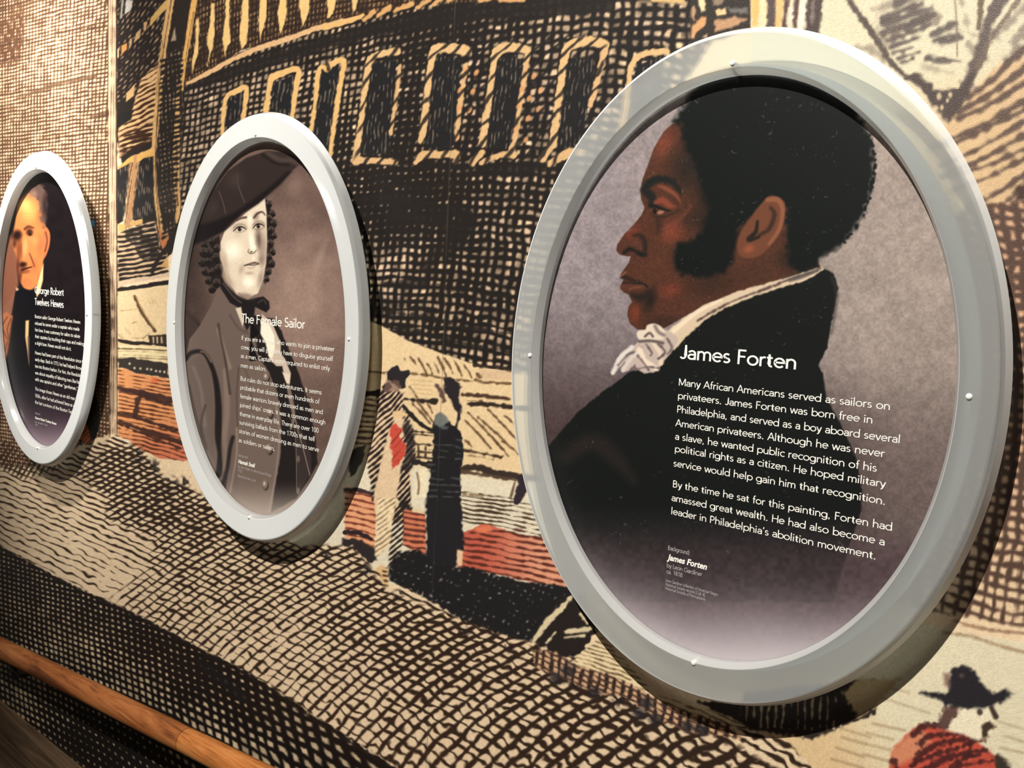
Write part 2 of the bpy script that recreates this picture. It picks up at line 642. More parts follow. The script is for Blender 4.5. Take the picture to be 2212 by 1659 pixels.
    P(gal, (66, 48, 36), rough=2)
    H(gal, [(450, 60, 93, 8), (600, 40, 92, 9), (800, 10, 94, 9)], .5, (40, 30, 25), seed=31)
    H(gal, [(450, 100, 92, 7), (620, 40, 92, 8), (800, 10, 94, 9)], .26, (150, 116, 80), soft=.3, brk=.35, bs=14, seed=32)
    H(gal, [(450, 100, -25, 12), (700, 40, -14, 12)], .4, (44, 32, 26), seed=33)
    for b in [[(780, 180), (810, 170), (800, 480), (745, 680), (742, 560), (775, 400)], [(920, 30), (950, 30), (950, 300), (930, 450), (885, 610), (900, 460), (878, 400), (910, 200)],
              [(1050, -40), (1090, -40), (1085, 250), (1100, 380), (1070, 430), (1040, 520), (1035, 420), (1025, 350), (1050, 130)], [(1215, -40), (1260, -40), (1265, 220), (1240, 400), (1200, 455), (1180, 360), (1190, 200)],
              [(1375, -40), (1430, -40), (1430, 150), (1400, 260), (1370, 360), (1360, 280), (1355, 140)], [(1560, -40), (1610, -40), (1612, 120), (1590, 230), (1555, 305), (1540, 220), (1530, 120)],
              [(1735, -40), (1825, -40), (1820, 100), (1790, 180), (1760, 250), (1750, 190), (1730, 60)], [(1980, -40), (2070, -40), (2050, 90), (2010, 160), (1980, 170), (2000, 90), (1980, 40)]]:
        P(z2(*b), (216, 180, 118), soft=1.3, rough=1.2)
    P(z3((240, -60), (300, -60), (270, 80), (245, 110), (240, 40)), OCHRE, rough=1)
    # sill
    S(z2((705, 765, 34), (800, 715, 40), (900, 665, 44), (1150, 530, 40), (1400, 430, 46), (1700, 330, 48), (1900, 255, 50), (2100, 205, 52), (2212, 180, 50)), 10, (206, 166, 120), soft=1.5, rough=1.5)
    S(z2((720, 740), (900, 630), (1150, 500), (1400, 395), (1700, 285), (1950, 205)), 1.8, (58, 40, 30), alpha=.8, rough=1)
    S(z3((0, 236, 46), (120, 205, 46), (250, 165, 44), (330, 130, 26)), 10, (210, 168, 108), rough=1.2)
    for q in [((345, 165), (425, 105)), ((460, 130), (560, 65)), ((600, 95), (750, 30)), ((800, 60), (900, 0)), ((930, 40), (1000, -10)), ((1060, 10), (1120, -30)), ((1330, 5), (1420, -20)), ((1500, 5), (1700, -10))]:
        S(z3(q[0] + (36,), q[1] + (44,)), 9, (196, 150, 98), soft=2, rough=2)
    # ------------------------------------------------ stern galleries beside the post
    stern = [(252, -200), (440, -200), (400, 180), (388, 380), (390, 520), (360, 560), (300, 520), (252, 300)]
    P(stern, (38, 31, 28), rough=2)
    up = z6((20, 0), (900, 0), (700, 1000), (440, 1180), (330, 1500), (20, 1659))
    H(up, [(290, 80, -52, 8), (330, 100, -50, 8), (290, 180, -45, 8)], .34, (150, 124, 98), soft=.3, brk=.45, bs=11, jit=.3, wob=.3, seed=41)
    H(up, [(280, 60, 98, 11), (330, 90, 97, 11)], .5, (36, 29, 27), soft=.3, jit=.3, seed=42)
    P(z6((165, 0), (280, 0), (265, 110), (240, 170), (150, 235)), (200, 192, 180), rough=1)
    P(z6((100, 0), (130, 0), (95, 300), (70, 300)), (180, 172, 158), rough=.6)
    P(z6((560, 310), (650, 190), (810, 0), (905, 0), (880, 100), (790, 170), (640, 340), (560, 435)), (190, 152, 92), rough=.8)
    for q in [[(455, 370), (510, 345), (500, 480), (470, 520), (450, 470)], [(330, 545), (405, 470), (390, 620), (300, 680)], [(225, 640), (268, 610), (255, 740), (220, 770)]]:
        P(z6(*q), (186, 148, 106), rough=.8)
    P(z6((95, 745), (185, 690), (180, 800), (85, 910)), (196, 136, 78), rough=.8)
    P(z6((25, 800), (55, 795), (45, 950), (28, 930)), (226, 190, 150), rough=.4)
    P(z6((170, 1520), (310, 1370), (290, 1560), (170, 1659)), (196, 158, 108), rough=1)
    # light rib with strokes
    rib = z1((1175, 1290), (1300, 1150), (1400, 800), (1500, 690), (1600, 640), (1560, 1000), (1530, 1400), (1370, 1430), (1190, 1570))
    P(rib, (205, 166, 118), rough=1.5)
    H(rib, [(300, 190, -30, 9), (310, 235, -24, 10.5), (290, 290, -20, 11)], [(325, 160, .45), (330, 200, .5), (300, 250, .42), (320, 300, .5)], (62, 36, 24), soft=.26, jit=.25, brk=.3, bs=25, edge=6, seed=43)
    P(z1((1150, 1130), (1330, 1100), (1310, 1190), (1165, 1270)), (32, 30, 30), rough=2)
    H(z1((1230, 1330), (1520, 1220), (1530, 1420), (1200, 1560)), [(300, 300, -14, 9)], .55, (50, 32, 24), seed=44, edge=6)
    # posts
    bandA = [(905, -40), (870, 200), (800, 640), (750, 1000), (705, 1400), (690, 1659)]
    S(z6(*[(x, y, 105) for x, y in bandA]) + z7((450, 150, 52), (455, 400, 52), (470, 600, 46), (500, 800, 50), (520, 940, 50), (540, 1040, 40)), 13, (198, 156, 104), rough=1)
    S(z6(*[(x + 5, y) for x, y in bandA]) + z7((468, 150), (470, 400), (480, 600), (500, 800), (512, 940)), 2.2, (66, 44, 30), alpha=.9, rough=.8)
    S(z6(*[(x - 28, y) for x, y in bandA[2:]]), 1.2, (96, 66, 44), alpha=.7, rough=.6)
    P(z7((500, 930), (545, 1000), (600, 990), (615, 1060), (590, 1140), (540, 1180), (515, 1080)), (176, 112, 70), rough=1)
    S(z6((1290, -60, 90), (1230, 300, 90), (1170, 700, 84), (1110, 1000, 84), (1090, 1200, 70), (1085, 1480, 22)), 11, (206, 158, 92), rough=.9)
    S(z6((1270, 200), (1190, 650), (1135, 1000)), 1.6, (90, 60, 36), alpha=.8, rough=.6)
    S(z6((1040, 1380, 30), (1010, 1659, 60)) + z7((690, 100, 66), (690, 300, 66), (690, 480, 60), (700, 620, 56), (705, 740, 46), (690, 880, 26)), 12, (200, 156, 100), rough=1)
    S(z7((690, 60), (692, 300), (688, 480), (705, 700)), 2.4, (74, 50, 34), alpha=.85, rough=1)
    P(z6((930, 560), (960, 440), (985, 660), (900, 670)), (150, 128, 106), rough=.6)
    colm = [(345, 130), (395, 100), (392, 300), (376, 500), (350, 520), (342, 330)]
    H(colm, [(365, 250, 86, 9)], .3, (150, 126, 100), soft=.3, brk=.2, jit=.3, wob=.3, seed=45)
    H(colm, [(365, 250, -18, 11)], .62, (36, 30, 27), soft=.3, jit=.3, wob=.3, seed=46)
    # stern windows
    P(z7((70, 300), (200, 190), (440, 90), (450, 180), (330, 210), (290, 250), (190, 260), (80, 330)), (208, 162, 92), rough=1)
    for q in [[(60, 330), (185, 265), (150, 760), (125, 870), (60, 900)], [(300, 240), (445, 180), (455, 780), (330, 850), (230, 850)]]:
        P(z7(*q), (30, 28, 29), rough=1)
        H(z7(*q), [(300, 400, 95, 5)], .22, (120, 104, 88), soft=.3, brk=.5, bs=16, seed=47)
    P(z7((190, 260), (300, 240), (205, 930), (140, 950)), (182, 142, 98), rough=1)
    H(z7((190, 260), (300, 240), (205, 930), (140, 950)), [(280, 400, 99, 5)], .4, (92, 64, 44), seed=48)
    P(z7((240, 170), (275, 160), (240, 600), (200, 930), (160, 940), (205, 560)), (176, 132, 92), rough=1)
    P(z7((75, 900), (140, 890), (150, 970), (75, 980)), (214, 170, 104), rough=1)
    P(z7((200, 880), (330, 840), (330, 890), (210, 930)), (206, 164, 104), rough=1)
    # lower stern with plank strokes
    low = z7((70, 1000), (140, 960), (460, 860), (530, 1180), (590, 1190), (600, 1400), (400, 1410), (80, 1560))
    P(low, (204, 172, 136), rough=1.5)
    H(low, [(280, 540, -10, 10.5), (340, 500, -15, 11), (300, 580, -8, 10)], [(265, 530, .45), (300, 560, .45), (340, 500, .7), (330, 545, .72), (260, 590, .75), (320, 590, .55)], INK, soft=.26, jit=.2, seed=51)
    P(z7((140, 990), (300, 920), (360, 1020), (480, 1010), (520, 1180), (440, 1280), (330, 1280), (240, 1140), (160, 1050)), INK, alpha=.82, rough=4)
    H(z7((140, 960), (460, 870), (510, 1200), (360, 1280)), [(320, 520, -14, 10)], .26, (170, 146, 122), soft=.3, brk=.35, bs=12, seed=52)
    S(z7((690, 900, 20), (600, 1120, 40), (520, 1230, 44), (430, 1390, 50)), 8, (40, 32, 28), rough=1.5)
    P(z7((590, 1240), (610, 1360), (520, 1350)), (200, 156, 98), rough=1)
    S(z7((80, 1530, 50), (300, 1480, 46), (590, 1430, 54)), 10, (206, 180, 150), rough=1)
    S(z7((90, 1590, 50), (300, 1560, 44), (590, 1510, 54)), 9, INK, rough=1.5)
    S(z7((250, 1450, 18), (400, 1440, 18), (600, 1390, 24)), 4, INK, rough=1.5)
    S(z7((80, 1640, 14), (350, 1600, 12), (600, 1560, 12)), 3, (70, 52, 42), rough=1)
    # the two stripes of the mast post
    P([(231, -300), (252, -300), (252, 400), (254, 940), (236, 940)], (216, 184, 150), rough=.5)
    for x0, x1, wd, al in [(233, 236.5, 2.6, .95), (238.5, 240.5, 1.1, .8), (242, 244.2, 1.4, .7), (245.5, 247.5, 1., .7), (251, 253, 3.2, 1)]:
        S([(x0, -300), (x0 + .5, 300), (x1, 640), (x1 + .5, 942)], wd, (58, 40, 32), soft=.8, alpha=al, rough=.8, rs=14, smooth=False)
    # ------------------------------------------------ windows of the hull
    wins = [
        [z2((1040, 1230), (1070, 890), (1215, 840), (1215, 1000), (1190, 1200)), z2((1020, 1230, 36), (1035, 1050, 34), (1060, 890, 40), (1130, 850, 50), (1235, 805, 44), (1235, 930, 40), (1208, 1100, 40)), 0],
        [z2((1450, 1060), (1490, 760), (1700, 680), (1670, 1080)), z2((1420, 1060, 50), (1445, 850, 44), (1475, 720, 62), (1560, 680, 60), (1720, 640, 50), (1700, 800, 52), (1662, 1080, 44)), 0],
        [z2((1850, 1250), (1920, 640), (2100, 600), (2070, 900), (2000, 1400)), z2((1835, 1230, 40), (1880, 900, 40), (1915, 630, 44), (1990, 640, 40), (2020, 590, 50), (2140, 560, 46), (2100, 800, 48), (2055, 1100, 44), (2010, 1440, 40)), 0],
        [z3((320, 1310), (370, 820), (420, 540), (620, 500), (590, 900), (550, 1320)), z3((270, 1330, 60), (320, 1000, 48), (350, 750, 54), (390, 520, 60), (480, 460, 50), (620, 440, 70)), 1],
        [z3((860, 1270), (890, 900), (940, 500), (1060, 480), (1180, 520), (1130, 1000), (1090, 1280)), z3((830, 1200, 60), (860, 1000, 60), (880, 800, 54), (905, 600, 50), (940, 430, 76), (1060, 410, 80), (1210, 430, 90)), 1],
        [z3((1390, 1260), (1430, 850), (1480, 520), (1600, 460), (1710, 540), (1660, 950), (1610, 1270)), z3((1350, 1230, 64), (1380, 1000, 60), (1420, 750, 56), (1445, 560, 52), (1480, 440, 80), (1600, 400, 80), (1730, 430, 70)), 1],
        [z3((1990, 1290), (2030, 900), (2090, 520), (2300, 470), (2300, 700), (2190, 1200), (2100, 1290)), z3((1950, 1240, 66), (1980, 1000, 60), (2015, 750, 60), (2050, 500, 66), (2100, 390, 84), (2250, 350, 80), (2400, 380, 80)), 1],
        [[(1345, 330), (1375, 140), (1440, 120), (1430, 300)], [(1335, 330, 12), (1352, 240, 12), (1370, 130, 12), (1440, 110, 14)], 1],
    ]
    for dark, fr, rope in wins:
        P(dark, (29, 29, 31), rough=1.5)
        H(dark, [(800, 200, 96, 9), (1100, 200, 97, 9)], .2, (112, 98, 84), soft=.3, brk=.55, bs=13, jit=.3, seed=55)
        S(fr, 10, (210, 172, 122) if rope else (214, 172, 112), soft=1.6, rough=1.6)
    S(z2((2000, 640, 40), (1990, 590, 30)), 8, (60, 44, 32), alpha=.9)
    for st in [[(645, 560, 34), (630, 700, 34), (610, 850, 36), (590, 1000, 34), (570, 1140, 30)], [(270, 1370, 80), (330, 1370, 60), (470, 1370, 54), (610, 1385, 50)],
               [(1210, 560, 46), (1190, 700, 40), (1160, 900, 44), (1130, 1190, 34)], [(780, 1390, 30), (850, 1320, 70), (1000, 1320, 60), (1130, 1320, 70), (1120, 1380, 40)],
               [(1735, 470, 50), (1710, 640, 44), (1685, 800, 44), (1655, 1000, 44), (1630, 1180, 46), (1600, 1290, 60)], [(1260, 1390, 60), (1350, 1300, 50)], [(1340, 1390, 40), (1480, 1330, 50), (1620, 1320, 60)],
               [(1860, 1360, 60), (1940, 1250, 40)], [(1930, 1400, 60), (2080, 1310, 80), (2200, 1300, 60)], [(2400, 420, 50), (2330, 700, 50), (2270, 900, 50)]]:
        S(z3(*st), 10, (206, 166, 118), soft=1.8, rough=2)
    for q in [(1720, 620), (1690, 760), (1660, 900), (1640, 1100), (1210, 600), (1160, 770), (1155, 920), (1130, 1180), (1300, 620), (1270, 780), (1240, 940), (1790, 650), (1750, 840), (1740, 1010), (1720, 1190), (1850, 770), (1830, 930)]:
        p = z3(q)[0]
        c.blob(p[0], p[1], 10, 6.5, (206, 148, 98), .9, -60, .5)
    # rope cuts across the frames
    rope = z3((250, 1420), (330, 560), (440, 420), (640, 300), (1300, 250), (2000, 300), (2400, 300), (2400, 1000), (2100, 1450))
    H(rope, [(780, 250, -52, 26), (900, 200, -50, 24), (1100, 200, -50, 26), (1200, 250, -48, 28)], .26, (31, 27, 26), soft=.16, jit=.22, js=40, wob=.12, edge=8, alpha=.85, seed=57)
    # seam of the wall covering
    # ------------------------------------------------ upper right of the hull: stern carving
    P(zg((0, 0), (500, 0), (500, 60), (200, 20), (0, 40)), (150, 128, 100), soft=4, alpha=.8)
    P(zg((130, -60), (500, -60), (500, 40), (250, 22), (130, 10)), (206, 170, 116), soft=3, rough=2)
    carv = zg((550, -300), (1220, -300), (1220, 320), (900, 420), (560, 500))
    P(carv, (50, 44, 40), soft=4, rough=3)
    P(zg((650, -60), (725, -60), (715, 110), (680, 130), (650, 60)), (230, 206, 160), soft=3, rough=2)
    P(zg((560, 110), (600, 60), (620, 120), (600, 220), (570, 180)), (176, 140, 112), soft=3, rough=2)
    P(zg((575, 290), (680, 180), (730, 190), (720, 280), (640, 330), (600, 420), (572, 410)), (206, 152, 104), soft=3, rough=2)
    P(zg((820, 110), (940, 85), (950, 150), (850, 165)), (226, 190, 140), soft=3, rough=2)
    P(zg((820, 220), (1030, 180), (1170, 210), (1080, 270), (830, 340)), (182, 140, 106), soft=4, rough=3)
    P(zg((690, 400), (740, 370), (740, 410)), (216, 178, 140), soft=3)
    P(zg((800, -60), (930, -60), (900, 40), (810, 60)), (140, 120, 100), soft=4, rough=3)
    P(zg((970, 90), (1180, 90), (1180, 140), (990, 140)), (110, 104, 100), soft=5, rough=3)
    # ------------------------------------------------ right: sky, shrouds, fenced quay
    sky = [(1622, -300), (2700, -300), (2700, 760), (2190, 700), (1900, 400), (1622, 300)]
    P(sky, lambda x, y: C3((212, 201, 172)) + (C3((206, 180, 142)) - C3((212, 201, 172))) * sstep(120, 330, y + (x - 2000) * .25)[..., None], rough=1)
    for q, col in [([(1215, -60), (1320, -60), (1290, 290), (1230, 290)], (222, 176, 108)), ([(1320, -60), (1420, -60), (1390, 310), (1330, 310)], (232, 208, 164)), ([(1400, -60), (1500, -60), (1490, 310), (1385, 310)], (84, 70, 66)),
                   ([(1490, -60), (1590, -60), (1550, 310), (1485, 310)], (224, 178, 118)), ([(1580, -60), (1640, -60), (1600, 310), (1550, 310)], (84, 60, 54)), ([(1620, 90), (1690, 60), (1680, 250), (1630, 270)], (226, 206, 190)),
                   ([(1690, -60), (1760, -60), (1720, 310), (1670, 310)], (84, 62, 56)), ([(1750, -60), (1830, -60), (1800, 330), (1720, 330)], (232, 214, 196)), ([(1830, -60), (2000, -60), (1960, 370), (1800, 350)], (72, 60, 56)),
                   ([(1870, 20), (1910, 0), (1900, 260), (1860, 260)], (120, 106, 98))]:
        P(zg(*q), col, soft=4, rough=3)
    # long quarter line
    S(zf((420, -40, 40), (520, 110, 44), (620, 250, 50), (700, 380, 50), (740, 440, 40), (860, 560, 30)), 12, (78, 66, 60), soft=3.5, rough=2.5, alpha=.95)
    # rigging blob with strokes
    for a, b, wd in [((790, 20), (860, -10), 60), ((690, 130), (960, 30), 38), ((690, 170), (1030, 60), 40), ((690, 240), (1050, 110), 40), ((720, 290), (1020, 180), 34), ((740, 340), (940, 270), 28), ((760, 380), (900, 340), 26), ((800, 420), (950, 370), 26), ((810, 450), (900, 420), 14),
                     ((1040, 250), (1200, 170), 44), ((1060, 290), (1220, 250), 34), ((1100, 300), (1250, 270), 40), ((850, 200), (1000, 110), 70), ((1000, 420), (1240, 440), 34)]:
        S(zf(a + (wd * 1.15,), b + (wd * .95,)), 8, (84, 74, 70), soft=5, rough=4, rs=11, alpha=.9)
    S(zf((1200, -40), (1215, 150), (1220, 400)), 3.6, (120, 104, 84), soft=2.5, alpha=.8)
    S(zf((1390, -40, 40), (1385, 100, 40), (1370, 200, 30)), 8, (92, 78, 58), soft=3.5, rough=2, alpha=.9)
    S(zf((1560, -60, 110), (1450, 150, 80), (1400, 350, 80), (1330, 520, 90), (1270, 640, 90)), 12, (82, 70, 66), soft=5, rough=5, rs=12, alpha=.92)
    S(zf((1690, -40, 30), (1480, 250, 36), (1370, 480, 40)), 8, (110, 94, 80), soft=4, rough=3, alpha=.85)
    for a, b, wd, al in [((660, 60), (1000, -40), 70, .5), ((700, 300), (860, 120), 110, .4), ((900, 60), (1060, 140), 90, .6), ((1500, 250), (1720, 40), 60, .55), ((1640, 300), (1760, 160), 80, .6), ((1560, 420), (1740, 260), 34, .6), ((1300, 330), (1420, 420), 60, .5), ((600, 330), (690, 420), 50, .5), ((430, 330), (600, 360), 12, .4), ((1240, -30), (1310, 260), 12, .45), ((640, 20), (650, 240), 14, .35), ((980, 480), (1180, 520), 30, .35), ((1120, 180), (1380, 260), 16, .4), ((1450, 120), (1560, 30), 30, .6)]:
        S(zf(a + (wd,), b + (wd * .8,)), 8, (96, 82, 76), soft=8, rough=7, rs=14, alpha=al)
    P(zf((820, 520), (930, 530), (1040, 600), (1050, 640), (1240, 640), (1290, 560), (1340, 500), (1300, 700), (1200, 860), (1160, 880), (1040, 740), (900, 590)), (74, 62, 58), soft=5, rough=5, rs=12)
    for q in [(1090, 690, 40), (1170, 680, 34), (1110, 770, 30), (1150, 720, 24)]:
        p = zf(q)[0]
        c.blob(p[0], p[1], q[2] / 3.3 * .7, q[2] / 3.3, (206, 186, 150), .9, 0, .2)
    fan = zf((1160, 880), (1330, 660), (1500, 480), (2200, 100), (2200, 1700), (1400, 1700), (1000, 1330), (1000, 1000))
    P(fan, (204, 172, 132), soft=6, rough=4)
    for a, b, wd in [((1300, 700), (1620, 420), 52), ((1230, 800), (1720, 480), 50), ((1230, 850), (1720, 590), 44), ((1260, 950), (1720, 720), 46), ((1220, 1000), (1500, 880), 44), ((1290, 1090), (1720, 860), 44), ((1300, 1170), (1720, 960), 42), ((1350, 1200), (1720, 1060), 34), ((1360, 1290), (1720, 1130), 42), ((1430, 1410), (1720, 1240), 44), ((1480, 1500), (1720, 1330), 40)]:
        a = (a[0] - (b[0] - a[0]) * .45, a[1] - (b[1] - a[1]) * .45) if a[1] > 900 else a
        e = (b[0] + (b[0] - a[0]) * 1.2, b[1] + (b[1] - a[1]) * 1.2)
        S(zf(a + (wd,), ((a[0] + b[0]) / 2 + 10, (a[1] + b[1]) / 2 + 14, wd * .7), b + (wd * 1.1,), e + (wd * .9,)), 9, (80, 62, 54), soft=5, rough=4, rs=14, alpha=.9)
    P(zf((1640, 1340), (1720, 1290), (2200, 1200), (2200, 1600), (1650, 1500)), (66, 48, 40), soft=7, rough=6)
    gr = [(2050, 470), (2140, 440), (2700, 380), (2700, 1380), (2200, 1352), (2060, 1330), (1900, 1290), (1980, 900), (2010, 640)]
    P(gr, lambda x, y: C3((206, 164, 132)) + (C3((226, 196, 160)) - C3((206, 164, 132))) * sstep(900, 1320, y)[..., None], soft=6)
    H(gr, [(2190, 600, 84, 26), (2190, 1000, 96, 24), (2150, 1290, 100, 25)], [(2170, 500, .6), (2190, 800, .55), (2190, 1000, .55), (2180, 1250, .42), (2150, 1310, .3)], (84, 62, 52), soft=.36, jit=.24, js=40, wob=.25, ws=14, edge=6, seed=61)
    H(gr, [(2190, 600, 8, 24), (2190, 1000, 6, 23), (2150, 1290, 14, 25)], [(2170, 500, .6), (2190, 800, .55), (2190, 1000, .55), (2180, 1250, .45), (2150, 1310, .32)], (84, 62, 52), soft=.36, jit=.24, js=40, wob=.25, ws=14, edge=6, seed=62)
    # lower right: pale ground and the printed man with the hat
    pale = ze((-1200, 300), (400, 380), (700, 440), (1000, 510), (1347, 560), (2400, 640), (2400, 2600), (-1400, 2600), (-900, 1200))
    P(pale, lambda x, y: C3((222, 211, 180)) + (C3((216, 186, 142)) - C3((222, 211, 180))) * sstep(60, 260, (1975 - x) + (y - 1450) * .35)[..., None], soft=5)
    S(ze((640, 470, 26), (900, 510, 28), (1100, 580, 30), (1347, 640, 30), (1700, 690, 30)), 7, (166, 138, 110), soft=4, rough=2, alpha=.9)
    S(ze((740, 370, 26), (1000, 440, 30), (1347, 480, 30), (1700, 520, 30)), 7, (140, 108, 84), soft=4, rough=2, alpha=.85)
    for a, b, al in [((180, 960), (340, 1000), .35), ((90, 1040), (520, 1180), .4), ((20, 1270), (300, 1330), .6), ((-30, 1350), (200, 1410), .5), ((-30, 1450), (170, 1500), .5), ((-60, 1540), (160, 1600), .55), ((1120, 1250), (1347, 1320), .35), ((1180, 1380), (1347, 1430), .5), ((1140, 1480), (1347, 1530), .5), ((-250, 1390), (-40, 1450), .6), ((-300, 1480), (-60, 1560), .6), ((-340, 1580), (-60, 1660), .6), ((-260, 1310), (0, 1390), .5)]:
        S(ze(a + (20,), b + (24,)), 5, (150, 124, 92), soft=3.5, alpha=al)
    coat = ze((170, 1659), (200, 1500), (310, 1360), (430, 1280), (620, 1300), (700, 1340), (860, 1360), (900, 1420), (1000, 1480), (1120, 1570), (1230, 1659), (1300, 2000), (100, 2000))
    P(coat, (190, 80, 62), soft=5, rough=3)
    P(ze((190, 1500), (330, 1370), (470, 1330), (530, 1430), (400, 1560), (250, 1640), (180, 1620)), (206, 132, 98), soft=9)
    for a, m, b, wd in [((390, 1360), (480, 1290), (660, 1290), 66), ((430, 1450), (540, 1380), (820, 1360), 50), ((400, 1580), (560, 1460), (860, 1400), 62), ((360, 1640), (520, 1560), (880, 1450), 40), ((420, 1700), (720, 1560), (1020, 1500), 56), ((700, 1640), (850, 1560), (960, 1540), 40), ((860, 1440), (920, 1420), (990, 1420), 50), ((190, 1600), (220, 1620), (230, 1659), 60), ((560, 1720), (800, 1640), (1060, 1600), 40)]:
        S(ze(a + (wd,), m + (wd,), b + (wd * .8,)), 9, (66, 32, 32), soft=4, rough=4, alpha=.88)
    P(ze((1080, 1560), (1130, 1540), (1230, 1620), (1260, 1900), (1160, 1900), (1100, 1640)), (58, 50, 42), soft=5, rough=4)
    P(ze((700, 1150), (860, 1130), (1040, 1130), (1080, 1260), (1060, 1360), (950, 1420), (800, 1360), (700, 1330)), (234, 222, 192), soft=5)
    P(ze((610, 1200), (660, 1120), (780, 1120), (760, 1200), (690, 1270), (640, 1360), (600, 1260)), (96, 70, 64), soft=5, rough=4)
    c.blob(*ze((960, 1170))[0], 9, 10, (66, 54, 46), .95, 0, .4)
    S(ze((1060, 1130, 40), (1100, 1210, 50)), 10, (66, 52, 44), soft=3.5)
    P(ze((970, 1290), (1040, 1250), (1100, 1300), (1030, 1340), (1040, 1390), (980, 1390)), (66, 52, 40), soft=4, rough=2)
    P(ze((690, 880), (720, 790), (820, 760), (920, 810), (960, 900), (1030, 960), (1060, 1010), (1180, 970), (1250, 1010), (1170, 1080), (1000, 1130), (800, 1140), (660, 1110), (610, 1060), (430, 1000), (440, 980), (600, 1000), (680, 1000)), (40, 36, 40), soft=5, rough=3)
    P(ze((640, 830), (700, 830), (700, 960), (650, 930)), (122, 92, 82), soft=6, alpha=.8)
    c.blob(*ze((800, 850))[0], 10, 9, (90, 76, 74), .8)
    # boats/carriage seen just under the big oval
    P(zd((1060, 690), (1310, 700), (1330, 640), (2060, 560), (2060, 760), (1700, 900), (1300, 840)), (46, 38, 34), soft=4, rough=4)
    H(zd((1300, 690), (1900, 660), (1900, 850), (1300, 840)), [(1700, 1530, 92, 16)], .3, (176, 156, 126), soft=.35, brk=.4, seed=66)
    P(zd((1870, 640), (1980, 560), (2200, 560), (2060, 720), (1960, 780)), (196, 170, 126), soft=5, rough=4)
    # ------------------------------------------------ lower deck between the ovals
    deck = [(385, 560), (821, 702), (877, 735), (960, 766), (1030, 789), (1112, 806), (1330, 840), (1400, 1150), (1250, 1300), (820, 1260), (640, 1180), (380, 960), (254, 960), (254, 640), (362, 620)]

    def deckcol(x, y):
        a = C3((224, 196, 152)) + (C3((222, 210, 184)) - C3((224, 196, 152))) * sstep(1000, 1040, y - (x - 1000) * .12)[..., None]
        return a
    P(deck, deckcol, soft=2)
    # left deck strip
    P([(254, 630), (380, 615), (380, 760), (254, 760)], (224, 197, 154))
    S(za((430, 0, 30), (470, 90, 36), (520, 190, 44), (570, 260, 36), (640, 350, 36)), 8, (92, 70, 48), rough=1.5)
    S(za((450, 0), (490, 100), (560, 220), (630, 320)), 2.2, (190, 158, 112))
    for a, b in [((290, 150), (470, 130)), ((400, 280), (450, 260)), ((400, 430), (520, 430)), ((520, 430), (580, 380)), ((265, 390), (300, 430))]:
        S(za(a, b), 1.8, (150, 120, 84), alpha=.8, rough=.8)
    for a in [(570, 30), (600, 20), (640, 40), (330, 320), (360, 340), (290, 380)]:
        S(za(a, (a[0] + 25, a[1] + 50)), 1.5, (176, 146, 104), alpha=.8)
    S(za((270, 455, 30), (420, 480, 34), (560, 480, 30), (760, 505, 30)), 7, (42, 34, 30), rough=1.5)
    P(za((570, 400), (760, 390), (760, 500), (580, 480)), (56, 46, 38), rough=1.5)
    for x in (620, 660, 705):
        S(za((x, 420), (x + 4, 475)), 3, (206, 180, 138))
    P(za((265, 500), (760, 520), (760, 680), (265, 630)), (232, 212, 166), rough=1)
    for y0, al, wd in [(535, .85, 16), (560, .3, 8), (600, .4, 8), (625, .6, 10)]:
        S(za((265, y0), (500, y0 + 6), (760, y0 + 22)), wd / 4.7, (92, 70, 46), alpha=al, rough=1.2)
    P(za((262, 640), (400, 630), (560, 660), (770, 690), (780, 840), (640, 820), (440, 790), (330, 740), (265, 730)), (52, 46, 42), rough=2)
    for x, y in [(490, 740), (560, 745), (600, 750), (650, 765), (690, 770), (735, 775), (430, 735), (380, 690)]:
        p = za((x, y))[0]
        c.blob(p[0], p[1], 3.2, 4, (206, 192, 160), .95, 0, .4)
    red = za((262, 740), (340, 740), (440, 790), (640, 820), (780, 850), (1000, 1000), (1100, 1700), (700, 1659), (480, 1560), (360, 1470), (262, 1440))
    P(red, lambda x, y: C3((222, 150, 96)) + (C3((206, 116, 84)) - C3((222, 150, 96))) * sstep(900, 1010, y + (x - 300) * .3)[..., None], rough=1.5)
    H(red, [(300, 830, 8, 8), (300, 930, 13, 9), (370, 960, 15, 9.5)], [(300, 820, .28), (330, 880, .42), (290, 940, .34), (360, 950, .5), (400, 990, .42)], (92, 48, 30), soft=.3, jit=.22, brk=.25, bs=26, seed=71)
    for st in [[(265, 940, 34), (500, 980, 40), (800, 1060, 66)], [(480, 1000, 60), (800, 1110, 40)], [(265, 1200, 30), (420, 1230, 40), (600, 1290, 34), (860, 1380, 40)], [(270, 1280, 24), (520, 1370, 40), (700, 1430, 44), (900, 1500, 50)], [(262, 1300, 16), (500, 1400, 20), (900, 1560, 26)], [(460, 1050, 54), (450, 1150, 54), (430, 1230, 60)], [(265, 965, 20), (400, 985, 20), (700, 1080, 20)]]:
        S(za(*st), 6, (62, 38, 34), soft=1.8, rough=2, alpha=.92)
    c.blob(*za((635, 860))[0], 12, 12, (220, 92, 60), .8)
    # right part of the red planks
    redr = z9((-60, 200), (220, 260), (240, 700), (200, 740), (-60, 640))
    P(redr, (228, 160, 118), rough=1.5)
    H(redr, [(790, 1090, 12, 13)], .3, (116, 58, 42), soft=.3, seed=72)
    S(z9((-60, 230, 30), (60, 235, 36), (190, 270, 30)), 7, (60, 44, 48), rough=2)
    S(z9((-60, 590, 40), (60, 600, 40), (170, 650, 30)), 8, (46, 36, 40), rough=2)
    # plank lines right of the dark figure
    pl = z9((900, 230), (1560, 330), (1640, 640), (940, 500))
